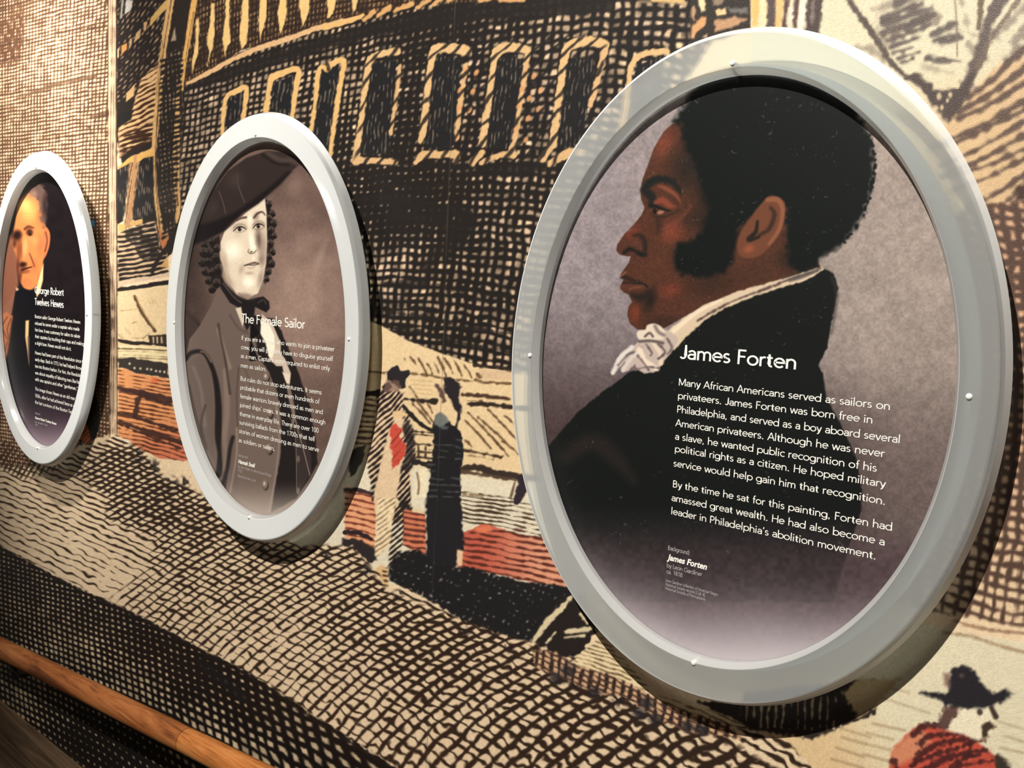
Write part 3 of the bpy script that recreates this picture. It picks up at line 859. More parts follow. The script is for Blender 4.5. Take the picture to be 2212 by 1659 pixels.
    H(pl, [(1030, 1100, 8, 9), (1130, 1110, 9, 10)], [(1010, 1090, .5), (1060, 1100, .55), (1130, 1110, .45)], (70, 52, 38), soft=.32, jit=.25, brk=.3, bs=25, seed=73)
    P(z9((930, 600), (1130, 520), (1400, 600), (1620, 640), (1900, 1100), (1500, 1010), (1100, 920), (900, 890), (890, 740), (960, 740)), lambda x, y: C3((190, 92, 72)) + (C3((220, 152, 120)) - C3((190, 92, 72))) * sstep(1030, 1180, x)[..., None], soft=2, rough=2)
    H(z9((930, 600), (1400, 560), (1620, 620), (1900, 1100), (1500, 1010), (1100, 930), (900, 890)), [(1020, 1180, 10, 12.5), (1150, 1210, 11, 13.5)], .42, (88, 42, 34), soft=.34, jit=.22, brk=.2, bs=30, seed=74)
    P(z9((1050, 550), (1180, 530), (1200, 580), (1080, 600)), (216, 120, 84), soft=4)
    P(z9((890, 740), (950, 745), (940, 880), (890, 880)), (226, 190, 150), soft=2.5)
    # deck furniture lines
    for st, col in [([(270, 530, 14), (600, 545, 16), (860, 585, 18), (1100, 610, 16)], (110, 84, 56)), ([(470, 770, 24), (640, 790, 34), (760, 795, 60)], INK), ([(1020, 735, 34), (1200, 745, 36), (1450, 775, 30)], (66, 44, 34)), ([(1060, 790, 16), (1200, 790, 14)], (96, 70, 50)),
                    ([(1070, 820, 30), (1250, 825, 40), (1480, 850, 40), (1700, 870, 40)], (40, 30, 26)), ([(1010, 1240, 26), (1150, 1265, 26), (1380, 1310, 22)], (60, 42, 32)), ([(1000, 1290, 8), (1150, 1300, 10), (1300, 1330, 8)], (140, 116, 86)),
                    ([(1010, 1420, 40), (1150, 1400, 60), (1300, 1450, 60), (1560, 1485, 60), (1700, 1500, 60)], (46, 36, 32)), ([(1000, 1440, 40), (1200, 1470, 26), (1500, 1520, 24)], (80, 62, 48)), ([(1000, 1640, 20), (1200, 1670, 20)], (140, 116, 86)),
                    ([(1130, 465, 44), (1300, 480, 34), (1480, 505, 40)], (44, 34, 30)), ([(1140, 600, 18), (1250, 620, 22), (1480, 630, 22)], (104, 78, 54)), ([(1150, 540, 24), (1180, 560, 40)], (104, 78, 54))]:
        S(z8(*st), 6, col, soft=2.2, rough=2.5, alpha=.95)
    P(z8((1160, 500), (1480, 520), (1480, 600), (1200, 590)), (206, 174, 140), soft=4, alpha=.8)
    for a, b in [((610, 400), (700, 570)), ((690, 450), (740, 540)), ((760, 450), (800, 540)), ((790, 390), (870, 570)), ((850, 400), (930, 540)), ((940, 420), (1010, 560)), ((1030, 460), (1100, 580)), ((540, 390), (590, 460)), ((480, 400), (490, 420)), ((1040, 970), (1280, 1230)), ((1070, 900), (1440, 1300)), ((1160, 940), (1560, 1310)), ((1250, 870), (1560, 1200)), ((1400, 930), (1500, 1010)), ((1040, 1150), (1100, 1210)), ((1310, 1160), (1420, 1270)), ((530, 660), (620, 800)), ((560, 820), (720, 1000)), ((600, 800), (740, 980)), ((680, 800), (740, 900)), ((1380, 1160), (1460, 1230))]:
        S(z8(a + (15,), ((a[0] + b[0]) / 2 + 4, (a[1] + b[1]) / 2 - 4, 22), b + (10,)), 5, (84, 60, 40), soft=2, rough=1.5, alpha=.85)
    for y0 in (600, 640, 680, 720):
        S(z8((540, y0), (740, y0 + 12)), 2.2, (190, 156, 108), soft=2, alpha=.6)
    S(z9((1440, 130, 60), (1460, 190, 90), (1410, 320, 70)), 16, (48, 38, 44), soft=2.5, rough=2)
    S(z9((1390, 170, 16), (1360, 280, 26)), 4, (110, 86, 62), soft=2)
    S(z8((150, 520), (320, 535)), 4, (120, 92, 62), soft=2)
    S(z8((110, 730, 60), (240, 715, 44)), 12, (44, 38, 32), rough=2)
    H(z8((60, 770), (230, 760), (210, 1200), (20, 1200)), [(790, 880, 4, 12)], .4, (80, 62, 48), soft=.32, seed=75)
    P(z8((-20, 1240), (130, 1200), (100, 1340), (20, 1480), (-20, 1500)), (62, 58, 50), rough=2)
    # striped figure
    bod = zh((270, 90), (380, 40), (420, 110), (510, 110), (480, 260), (450, 330), (440, 480), (520, 620), (570, 800), (560, 1050), (520, 1180), (540, 1700), (150, 1700), (140, 1500), (60, 1000), (180, 600), (200, 360), (230, 260))
    P(bod, (222, 192, 156), rough=2)
    H(zh((150, 280), (450, 330), (440, 470), (330, 640), (250, 900), (120, 1480), (60, 1000), (180, 560)), [(830, 870, -44, 9), (820, 960, -40, 9.5), (805, 1050, -38, 10)], [(830, 860, .62), (830, 960, .62), (805, 950, .4), (820, 1030, .66), (815, 1080, .6)], (40, 31, 30), soft=.32, jit=.25, wob=.3, seed=76)
    H(zh((440, 470), (520, 600), (570, 800), (570, 1060), (500, 1200), (540, 1700), (330, 1700), (420, 1200), (450, 900)), [(885, 950, -52, 9), (880, 1060, -48, 9), (870, 1110, -45, 10)], .68, (38, 30, 30), soft=.32, jit=.25, wob=.3, seed=77)
    P(zh((480, 560), (560, 780), (565, 1060), (470, 1180), (430, 1120), (480, 900), (440, 700)), (40, 33, 34), soft=3, alpha=.75, rough=4)
    P(zh((310, 700), (370, 660), (430, 720), (400, 800), (470, 880), (470, 960), (420, 1060), (330, 1140), (310, 1100), (340, 1000), (305, 900)), (196, 76, 60), soft=2, rough=3)
    H(zh((310, 700), (430, 700), (480, 880), (330, 1140)), [(860, 950, -50, 12)], .2, (130, 44, 36), soft=.3, brk=.3, seed=78)
    P(zh((330, 530), (420, 520), (500, 560), (420, 600), (340, 600)), (222, 188, 140), soft=2)
    P(zh((270, 110), (330, 60), (380, 40), (420, 100), (510, 100), (510, 150), (470, 190), (470, 280), (430, 300), (380, 270), (280, 190)), (38, 34, 36), rough=2)
    P(zh((215, 270), (290, 220), (330, 280), (260, 330)), (42, 36, 36), rough=2)
    P(zh((270, 200), (400, 220), (420, 300), (330, 330), (240, 330)), (120, 92, 80), soft=3, alpha=.7, rough=3)
    S(zh((450, 480, 40), (560, 600, 50), (650, 680, 40), (760, 740, 40)), 9, (38, 32, 32), rough=1.5)
    # white trouser panel
    P(zi((270, -20), (560, -40), (640, 40), (500, 260), (480, 700), (260, 940), (210, 820), (240, 400)), (236, 212, 172), rough=1.5)
    H(zi((270, -20), (560, -40), (560, 160), (480, 700), (260, 940), (210, 820)), [(830, 1140, -36, 9)], .3, (120, 96, 70), soft=.4, brk=.4, bs=18, seed=79, alpha=.8)
    H(zi((560, 100), (720, 0), (840, 120), (700, 600), (600, 900), (640, 1150), (460, 1160), (440, 960), (480, 640)), [(860, 1140, -38, 9.5)], .55, (44, 36, 30), soft=.3, seed=80)
    P(zi((205, 1130), (330, 1060), (440, 1120), (450, 1380), (410, 1500), (320, 1480), (230, 1420)), (222, 184, 132), rough=1.5)
    H(zi((340, 1100), (450, 1120), (450, 1400), (360, 1440)), [(833, 1250, 10, 10)], .4, (92, 66, 46), seed=81)
    # lower little window/rail between figures
    for y0 in (740, 770, 870, 950, 1010):
        S(zh((540, y0, 20), (750, y0 + 16, 24)), 4.5, (60, 46, 38), soft=2, rough=2)
    for x0 in (600, 680):
        S(zh((x0, 880), (x0, 1000)), 4, (70, 54, 44), soft=2, rough=1.5)
    S(zh((560, 1060, 60), (740, 1100, 70)), 14, (42, 36, 34), rough=3)
    P(zh((600, 1150), (700, 1140), (690, 1440), (540, 1450)), (232, 218, 184), rough=1.5)
    S(zh((590, 1180), (610, 1300), (600, 1400)), 4.5, (110, 84, 64), soft=2, alpha=.8)
    P(zi((700, 160), (1050, 210), (1060, 880), (900, 850), (680, 740), (700, 300)), (208, 120, 88), rough=1.5)
    P(zi((840, 120), (1050, 170), (1050, 230), (840, 190)), (220, 200, 160), rough=1)
    H(zi((680, 180), (1040, 220), (1060, 880), (680, 740)), [(895, 1140, 9, 12)], .42, (96, 50, 40), soft=.32, seed=82)
    # dark figure with grey bonnet
    P(zh((760, 640), (800, 600), (920, 640), (1010, 700), (1070, 780), (1080, 1000), (1040, 1200), (1050, 1400), (1060, 1700), (680, 1700), (700, 1400), (740, 1100), (760, 900)), (31, 30, 32), rough=3)
    P(zh((765, 620), (800, 550), (850, 540), (900, 570), (920, 640), (860, 700), (780, 680)), (108, 112, 106), soft=3, rough=2)
    P(zh((840, 680), (920, 690), (910, 720), (850, 720)), (92, 96, 100), soft=3, alpha=.8)
    P(zh((880, 180), (950, 170), (1010, 220), (1060, 290), (1020, 380), (1060, 480), (1050, 560), (1020, 700), (990, 700), (1010, 560), (950, 430), (890, 330), (870, 260)), (40, 34, 38), soft=2.5, rough=3)
    P(zh((770, 230), (820, 240), (870, 330), (900, 420), (860, 440), (810, 320)), (92, 70, 62), soft=2.5, rough=2)
    H(zh((700, 800), (1060, 780), (1050, 1700), (690, 1700)), [(950, 950, 4, 14), (950, 1100, -3, 14)], .22, (88, 84, 86), soft=.3, brk=.5, bs=14, jit=.3, seed=83, alpha=.7)
    P(z9((630, 300), (930, 300), (960, 740), (890, 740), (890, 900), (640, 900)), (33, 32, 34), soft=3, rough=3)
    # black boat hull at the quay
    P(z9((-80, 640), (80, 660), (180, 720), (220, 830), (100, 880), (-80, 820)), (46, 40, 40), soft=3, rough=3)
    c.blob(*z9((60, 820))[0], 12, 15, (120, 60, 52), .9)
    blk = z9((400, 760), (560, 740), (700, 860), (890, 890), (1000, 890), (1200, 950), (1500, 1020), (1840, 1060), (1900, 1130), (1700, 1330), (1520, 1530), (1320, 1480), (1060, 1390), (860, 1330), (720, 1190), (480, 1080), (330, 1000), (320, 880))
    P(blk, (31, 30, 31), soft=3, rough=5, rs=10)
    H(blk, [(950, 1250, 20, 15), (1120, 1300, 25, 15)], .2, (150, 142, 134), soft=.3, brk=.6, bs=11, jit=.4, wob=.35, seed=84, alpha=.8)
    H(blk, [(950, 1250, 120, 14)], .72, (31, 30, 31), soft=.3, jit=.4, seed=85)
    # ------------------------------------------------ quay: long cross hatching
    quay = [(-400, 980), (60, 1010), (150, 985), (250, 940), (300, 970), (350, 1030), (420, 1060), (640, 1180), (760, 1180), (812, 1230), (840, 1280), (880, 1272), (1000, 1340), (1140, 1395), (1220, 1410), (1330, 1470), (1480, 1545), (1700, 1600), (1850, 1760), (1200, 2100), (900, 1760), (700, 1560), (540, 1455), (300, 1330), (0, 1180), (-400, 1000)]

    def quaycol(x, y):
        t = noise(x, y, 70, 9)[..., None] * .5
        return C3((228, 203, 168)) * (1 - t) + C3((216, 188, 156)) * t
    P(quay, quaycol, soft=2, rough=4)
    q1 = [(20, 1050, 22, 12.5), (150, 1090, 25, 13), (300, 1180, 27, 13.5), (450, 1250, 30, 14), (600, 1320, 31, 15), (800, 1430, 33, 16), (1000, 1480, 32, 18), (1300, 1600, 28, 22), (250, 1000, 14, 10.5), (800, 1280, 24, 15), (1100, 1420, 24, 18)]
    H(quay, q1, [(30, 1060, .3), (150, 1100, .26), (150, 1190, .24), (60, 1160, .22), (250, 1250, .12), (300, 1160, .38), (450, 1250, .34), (250, 990, .5), (400, 1100, .5), (330, 1090, .5), (600, 1250, .3), (600, 1400, .18), (450, 1370, .16), (750, 1350, .38), (700, 1500, .2), (900, 1400, .46), (1000, 1550, .34), (1200, 1560, .42), (1250, 1480, .5), (1400, 1600, .5)], (50, 36, 26), soft=.22, jit=.3, js=16, wob=.18, ws=10, brk=.1, seed=91)
    net = [(228, 970), (300, 960), (350, 1030), (420, 1060), (640, 1180), (760, 1180), (840, 1280), (1000, 1340), (1220, 1410), (1480, 1545), (1850, 1760), (1200, 2100), (900, 1760), (700, 1560), (540, 1455), (430, 1400), (300, 1330), (240, 1290), (320, 1225), (330, 1160), (225, 1120), (232, 1075), (160, 1025)]
    q2 = [(260, 990, -26, 11.5), (330, 1080, -28, 13), (450, 1200, -33, 14.5), (560, 1260, -36, 16), (600, 1400, -41, 19), (800, 1340, -36, 19), (800, 1520, -40, 25), (1000, 1480, -36, 24), (1100, 1600, -38, 30), (1300, 1560, -30, 25), (420, 1330, -36, 17)]
    H(net, q2, [(260, 990, .48), (330, 1080, .5), (300, 1200, .12), (420, 1180, .42), (450, 1280, .26), (420, 1340, .26), (560, 1260, .34), (600, 1400, .22), (760, 1320, .42), (800, 1520, .25), (950, 1420, .47), (1000, 1560, .32), (1200, 1560, .4), (1350, 1600, .42)], (48, 34, 26), soft=.2, jit=.16, js=40, wob=.18, ws=12, edge=8, seed=92)
    net2 = [(-60, 900), (60, 985), (130, 1010), (50, 1040), (0, 1010), (-60, 1010)]
    H(net2, [(30, 990, -60, 10)], .38, (60, 44, 32), soft=.25, jit=.2, seed=93, edge=5)
    # ragged shade where the quay meets the hull
    for (x, y, r) in [(330, 1010, 26), (300, 985, 20), (370, 1045, 24), (400, 1040, 18), (860, 1285, 18), (1180, 1430, 22), (1240, 1470, 30), (1340, 1510, 26), (700, 1200, 16), (790, 1230, 18), (1000, 1365, 20), (1100, 1400, 16)]:
        w = c.win(x - r, y - r, x + r, y + r)
        if w:
            X, Y = c.PX[w], c.PY[w]
            m = (1 - sstep(.3, 1, np.hypot(X - x, Y - y) / r)) * sstep(.35, .6, noise(X, Y, 7, 4))
            c._blend(w, m * .85, (38, 30, 30))
    # strip of pale ground and mooring ring left of the big oval
    gnd = zd((330, 480), (520, 330), (700, 520), (820, 650), (1000, 700), (1250, 780), (1330, 830), (1200, 820), (900, 720), (700, 600), (550, 540), (430, 500))
    P(gnd, (228, 206, 164), soft=3, rough=2)
    H(gnd, [(1290, 1430, 18, 9), (1450, 1520, 22, 10)], .35, (116, 92, 64), soft=.32, jit=.25, brk=.3, seed=94)
    P(zd((120, 360), (180, 250), (300, 110), (420, 100), (500, 280), (420, 400), (370, 440), (250, 440), (200, 380)), (38, 32, 30), soft=3, rough=5)
    for st in [[(130, 360, 16), (210, 250, 36), (290, 170, 32), (350, 100, 16)], [(320, 300, 26), (460, 280, 26)], [(310, 330, 10), (420, 320, 14)], [(400, 200, 20), (440, 250, 16)], [(210, 360, 14), (260, 300, 12)]]:
        S(zd(*st), 8, (214, 196, 158), soft=2.5, rough=2)
    rail = zd((130, 400), (250, 410), (400, 500), (560, 540), (700, 600), (900, 720), (1100, 780), (1240, 820), (1300, 900), (1000, 860), (820, 780), (640, 660), (480, 640), (300, 560), (150, 500))
    P(rail, (206, 166, 128), soft=3, rough=3)
    H(rail, [(1180, 1440, 96, 17), (1380, 1510, 98, 19), (1550, 1580, 98, 20)], .42, (48, 36, 32), soft=.3, jit=.2, seed=95)
    H(rail, [(1180, 1440, 26, 11), (1380, 1510, 28, 11)], .34, (70, 50, 42), soft=.32, jit=.2, seed=96)
    for (x, y) in [(730, 760), (770, 700), (820, 790), (260, 560), (480, 640), (1080, 850), (1000, 830), (330, 520)]:
        p = zd((x, y))[0]
        c.blob(p[0], p[1], 24, 20, (40, 36, 40), .85, 20, .2)
    # ------------------------------------------------ bottom left: dark woven band under the quay
    band = [(-400, 1010), (0, 1180), (150, 1262), (300, 1330), (430, 1400), (540, 1455), (700, 1560), (830, 1640), (900, 1690), (1000, 1900), (-400, 1900)]
    P(band, lambda x, y: C3((196, 174, 142)) * (.8 + .35 * noise(x, y, 24, 3)[..., None]), soft=1.6, rough=2)
    bd = [(60, 1260, 0.63), (200, 1320, 0.63), (330, 1390, 0.73), (420, 1450, 0.79), (150, 1400, 0.41), (300, 1480, 0.41), (450, 1580, 0.39), (520, 1530, 0.71), (640, 1580, 0.55), (60, 1500, 0.39), (20, 1330, 0.51), (560, 1640, 0.37), (760, 1640, 0.59), (180, 1600, 0.79), (280, 1640, 0.81), (120, 1530, 0.61), (700, 1650, 0.49)]
    H(band, [(30, 1300, 88, 9.5), (150, 1350, 86, 11), (300, 1450, 83, 14.5), (450, 1530, 80, 17), (560, 1620, 78, 20), (700, 1640, 76, 22), (60, 1520, 84, 10)], bd, (24, 19, 17), soft=.26, jit=.14, js=40, wob=.16, seed=101)
    H(band, [(30, 1300, 16, 9.5), (150, 1350, 19, 11), (300, 1450, 23, 15), (450, 1530, 26, 17), (560, 1620, 27, 19), (700, 1640, 28, 20), (60, 1520, 24, 12)], bd, (24, 19, 17), soft=.26, jit=.16, js=40, wob=.16, seed=102)
    S([(-100, 1130, 5), (0, 1183, 5), (150, 1265, 5), (300, 1335, 6), (430, 1405, 7), (540, 1462, 8), (700, 1568, 8), (850, 1662, 8)], 6, (30, 23, 20), soft=2, rough=3, alpha=.9)
    S([(430, 1432, 14), (480, 1470, 20), (530, 1510, 22)], 16, (24, 24, 26), soft=5, rough=5, alpha=.85)
    # seam of the wall covering: two sheets meet
    S([(988, -200), (980, 140), (968, 430), (960, 690), (947, 1000), (938, 1200), (928, 1450), (920, 1700)], 1.3, (96, 88, 78), soft=.8, alpha=.45, smooth=False)
    # faint printed grain everywhere
    g = noise(c.PX, c.PY, 3.2, 40) - .5
    c.col *= (1 + .09 * g)[..., None]
    np.clip(c.col, .01, 1, out=c.col)
def paint_profile(c):
    """large oval: man in profile, dark coat, white neckcloth"""
    z = Z(1250, 170, 2.72)
    za = Z(1080, 500, 4.1475)
    P, S, B = c.poly, c.stroke, c.blob
    x, y = c.PX, c.PY
    t = sstep(1250, 1950, x - (y - 600) * .2)
    bg = C3((140, 129, 132)) * (1 - t[..., None]) + C3((152, 138, 130)) * t[..., None]
    dk = np.clip(sstep(620, 1010, y + (1500 - x) * .12), 0, 1) * (1 - .45 * sstep(1700, 2000, x)) * (1 - .75 * sstep(900, 700, y) * sstep(1700, 1900, x))
    bg = bg * (1 - dk[..., None]) + C3((66, 52, 52)) * dk[..., None]
    n = .34 * noise(x, y, 14, 3) + .42 * noise(x, y, 4.5, 4) + .24 * noise(x, y, 60, 5) + .2 * noise(x, y, 2.4, 6)
    c.col[:] = bg * (.78 + .36 * n)[..., None]
    DK = (19, 22, 21)
    coat = [(1150, 1010), (1200, 945), (1249, 890), (1292, 854), (1321, 833), (1364, 801), (1420, 790), (1450, 760), (1500, 690), (1560, 650), (1640, 615), (1720, 590), (1775, 578), (1800, 590), (1811, 620), (1800, 680), (1792, 720), (1787, 753), (1767, 788), (1777, 806), (1785, 857), (1815, 915), (1835, 956), (1850, 993), (1856, 1025), (1863, 1063), (1860, 1106), (1848, 1142), (1835, 1177), (1800, 1300), (1300, 1300), (1150, 1150)]
    P(coat, DK, soft=2.5, rough=1.5)
    S([(1797, 600, 8), (1808, 640, 8), (1796, 720, 6)], 6, (52, 48, 44), soft=4, alpha=.5)
    S([(1225, 985, 30), (1280, 955, 34), (1330, 990, 30), (1370, 1040, 10)], 30, (46, 36, 34), soft=16, alpha=.6)
    # head
    SK = (84, 50, 37)
    face = [(552, 262), (500, 310), (440, 410), (405, 510), (374, 590), (360, 660), (368, 715), (386, 757), (368, 800), (320, 860), (268, 912), (225, 975), (220, 1012), (240, 1035), (290, 1046), (304, 1044), (294, 1080), (270, 1112), (245, 1150), (262, 1182), (250, 1202), (246, 1236), (262, 1256), (296, 1272), (312, 1312), (290, 1342), (285, 1390), (300, 1440), (345, 1475), (480, 1480), (620, 1400), (760, 1320), (1000, 1240), (1240, 1160), (1420, 1110), (1300, 700), (900, 400), (620, 250)]
    face = z(*face)
    w, m = c.mask(face, 2)
    keep = c.col[w].copy()
    P(face, SK, soft=2)
    for bx, by, rx, ry, col, al, an in [
        (500, 380, 90, 150, (126, 66, 48), .9, 25), (640, 520, 170, 260, (40, 34, 30), .9, 15), (430, 560, 60, 100, (84, 52, 38), .6, 0), (310, 900, 90, 70, (116, 56, 42), .9, -45), (540, 900, 120, 110, (128, 64, 47), .95, -20),
        (480, 860, 40, 110, (70, 42, 32), .7, 5), (680, 820, 110, 130, (50, 36, 30), .8, 0), (460, 1080, 110, 90, (92, 54, 38), .7, 0), (540, 1245, 120, 70, (120, 58, 44), .9, -10), (330, 1380, 50, 85, (120, 56, 40), .95, 0), (420, 1300, 60, 120, (34, 28, 26), .95, 15), (500, 1430, 180, 70, (58, 38, 30), .85, 0),
        (780, 1210, 280, 130, (56, 38, 30), .8, -12), (1050, 1130, 190, 120, (74, 48, 36), .85, -20), (1260, 1060, 150, 130, (36, 30, 27), .9, 0), (300, 1010, 60, 50, (74, 46, 36), .8, 0), (690, 1100, 130, 100, (50, 36, 30), .8, 0)]:
        p = z((bx, by))[0]
        B(p[0], p[1], rx / 2.72, ry / 2.72, col, al, an)
    X, Y = c.PX[w], c.PY[w]
    grain = (.86 + .2 * noise(X, Y, 3.2, 21) + .1 * noise(X, Y, 1.7, 22))[..., None]
    new = c.col[w] * grain * .9
    c.col[w] = keep + (new - keep) * m[..., None]
    # hair and whiskers
    hair = [(556, 252), (600, 190), (640, 120), (700, 40), (800, -60), (900, -150), (1400, -150), (1600, 120), (1705, 335), (1735, 470), (1722, 640), (1665, 820), (1560, 960), (1425, 1055), (1400, 1110), (1290, 1140), (1240, 1080), (1215, 960), (1220, 760), (1130, 700), (1060, 760), (940, 880), (925, 1000), (900, 1080), (850, 1140), (700, 1165), (600, 1150), (560, 1090), (555, 1030), (590, 970), (660, 960), (730, 880), (760, 760), (720, 620), (680, 490), (630, 410), (605, 330), (605, 275)]
    for bx, by, rx, ry in [(760, 640, 130, 260), (800, 860, 140, 150), (640, 1060, 130, 130), (720, 420, 120, 160), (760, 1120, 160, 80)]:
        B(*z((bx, by))[0], rx / 2.72, ry / 2.72, (24, 24, 22), .9)
    P(z(*hair), (15, 19, 19), soft=9, rough=5, rs=9)
    S(z((1560, 955), (1665, 815), (1722, 640), (1737, 470), (1706, 335)), 5, (15, 19, 19), soft=3, rough=5, rs=6)
    # ear
    P(z((1100, 705), (1160, 692), (1210, 730), (1208, 800), (1185, 900), (1130, 980), (1060, 1040), (980, 1055), (935, 1020), (940, 930), (1000, 830)), (104, 62, 44), soft=3, smooth=True)
    S(z((1110, 712, 26), (1170, 712, 30), (1198, 770, 26), (1180, 880, 22), (1120, 970, 18)), 8, (132, 82, 58), soft=3)
    S(z((1130, 760, 20), (1150, 800, 26), (1120, 880, 26), (1060, 920, 18)), 8, (56, 38, 30), soft=4)
    S(z((1050, 840, 16), (1040, 900, 24), (1000, 945, 30), (1060, 930, 16)), 8, (36, 28, 24), soft=3)
    B(*z((1000, 1000))[0], 20, 14, (146, 78, 54), .9, -20)
    # brow, eye
    q = Z(1320, 370, 4.76)
    S(q((335, 190, 60), (390, 120, 80), (480, 85, 84), (590, 90, 70), (670, 150, 56), (715, 225, 24)), 16, (27, 29, 28), soft=5, rough=2)
    S(q((370, 220, 90), (420, 270, 90), (410, 350, 50)), 18, (30, 29, 28), soft=6)
    S(q((490, 150, 20), (570, 180, 44), (660, 240, 36), (710, 310, 14)), 8, (122, 66, 48), soft=4)
    S(q((460, 320, 40), (530, 300, 70), (600, 350, 60), (650, 360, 20)), 12, (122, 62, 45), soft=5)
    S(q((400, 350, 30), (470, 365, 34), (560, 400, 26), (610, 405, 10)), 6, (24, 23, 22), soft=3)
    P(q((470, 425), (500, 400), (550, 410), (530, 435), (490, 445)), (150, 104, 84), soft=2.5)
    B(*q((448, 410))[0], 6, 8.5, (22, 21, 20), 1, 0, .4)
    S(q((430, 455, 10), (500, 470, 16), (590, 455, 14), (700, 400, 10)), 4, (42, 32, 28), soft=4)
    S(q((470, 500, 30), (490, 560, 34), (470, 640, 20)), 8, (48, 34, 28), soft=7, alpha=.8)
    S(q((540, 590), (640, 540), (760, 440), (820, 360)), 4, (116, 62, 46), soft=6, alpha=.6)
    # nose, lips
    S(q((130, 840, 30), (190, 800, 40), (250, 820, 30), (300, 850, 50), (350, 860, 40)), 9, (27, 24, 23), soft=4)
    S(q((230, 660, 20), (300, 660, 36), (345, 720, 44), (350, 820, 40)), 8, (38, 30, 26), soft=6)
    B(*q((260, 740))[0], 14, 11, (88, 52, 40), .9)
    r = Z(1310, 540, 3.4)
    S(r((115, 200, 26), (150, 205, 34), (200, 225, 24), (255, 240, 12)), 9, (44, 30, 26), soft=4)
    S(r((108, 190), (140, 165)), 3, (128, 84, 64), soft=3)
    S(r((125, 240, 8), (190, 243, 10), (270, 248, 10), (300, 270, 12)), 5, (24, 22, 22), soft=2.5)
    S(r((115, 275, 30), (170, 270, 36), (240, 280, 26)), 10, (84, 48, 38), soft=5)
    S(r((170, 290), (210, 275), (250, 272)), 3, (112, 66, 52), soft=3)
    S(r((190, 330, 30), (250, 350, 60), (300, 320, 40)), 12, (32, 27, 25), soft=9, alpha=.9)
    # collar band and neckcloth
    P(z((1430, 1105), (1440, 1120), (1340, 1185), (1180, 1230), (1000, 1290), (860, 1350), (740, 1420), (620, 1530), (560, 1600), (500, 1500), (600, 1420), (720, 1340), (900, 1260), (1060, 1215), (1250, 1160)), (206, 184, 156), soft=2.5, rough=1.5)
    S(z((1400, 1130, 10), (1250, 1175, 16), (1100, 1235, 14), (900, 1310, 12), (700, 1420, 14)), 5, (92, 74, 66), soft=3, rough=1.5)
    S(z((1420, 1115, 16), (1320, 1160, 24), (1240, 1185, 20)), 8, (84, 78, 76), soft=3, alpha=.8)
    S(z((840, 1300, 14), (700, 1370, 20), (560, 1480, 30)), 8, (226, 206, 180), soft=3)
    cr = za((1240, 990), (1160, 1040), (1080, 1120), (1030, 1200), (1000, 1280), (1060, 1230), (1110, 1180), (1160, 1130), (1110, 1230), (1090, 1260), (1160, 1240), (1210, 1190), (1230, 1240), (1300, 1270), (1380, 1270), (1440, 1210), (1500, 1130), (1560, 1050), (1600, 960), (1500, 880), (1400, 900), (1300, 960))
    P(cr, (186, 168, 158), soft=2.5, rough=2)
    for st, wd, col in [([(1010, 1265), (1080, 1130), (1180, 1040)], 9, (214, 204, 198)), ([(1100, 1240), (1170, 1140), (1230, 1090)], 10, (206, 192, 184)), ([(1250, 1060), (1300, 1160), (1400, 1230)], 12, (224, 206, 184)), ([(1360, 980), (1430, 1080), (1440, 1180)], 9, (216, 196, 174)),
                        ([(1230, 1110), (1290, 1180), (1330, 1240)], 4, (96, 84, 84)), ([(1310, 1010), (1360, 1090), (1350, 1110)], 4, (96, 80, 78)), ([(1420, 1010), (1480, 1080), (1420, 1140)], 5, (84, 72, 74)), ([(1060, 1200), (1140, 1110), (1200, 1080)], 4, (104, 94, 94)), ([(1200, 1240), (1320, 1215), (1420, 1225)], 4, (110, 96, 92)), ([(1500, 960), (1540, 1040), (1500, 1100)], 5, (104, 90, 86))]:
        S(za(*st), wd, col, soft=3, rough=1.5)
    kn = za((1225, 930), (1240, 890), (1300, 880), (1320, 840), (1380, 825), (1440, 850), (1480, 900), (1470, 960), (1400, 970), (1320, 970), (1260, 980))
    P(kn, (216, 200, 180), soft=2.5, smooth=True)
    S(za((1300, 940), (1340, 910), (1370, 940)), 5, (96, 80, 76), soft=2.5)
    S(za((1390, 850), (1420, 900), (1470, 930)), 7, (126, 110, 108), soft=4)
    S(za((1250, 985), (1350, 980), (1460, 1000)), 6, (92, 80, 80), soft=3)
    # lower fade printed into the sheet
    f = sstep(1080, 1230, y - (x - 1500) * .03) * .75
    c.col += (C3((70, 56, 60)) * (.85 + .3 * noise(x, y, 9, 6))[..., None] - c.col) * f[..., None]
    f2 = sstep(1190, 1450, y - np.abs(x - 1560) * -.02 + np.clip(1480 - x, 0, 400) * .28 - np.clip(x - 1640, 0, 500) * .12)
    c.col += (C3((198, 190, 194)) - c.col) * (f2 ** 1.3 * .92)[..., None]
    # scuffs
    sp = sstep(.86, .95, noise(x, y, 4.5, 11)) * sstep(.5, .8, noise(x, y, 30, 12))
    c.col += (C3((120, 112, 108)) - c.col) * (sp * .35)[..., None]
    np.clip(c.col, .01, 1, out=c.col)


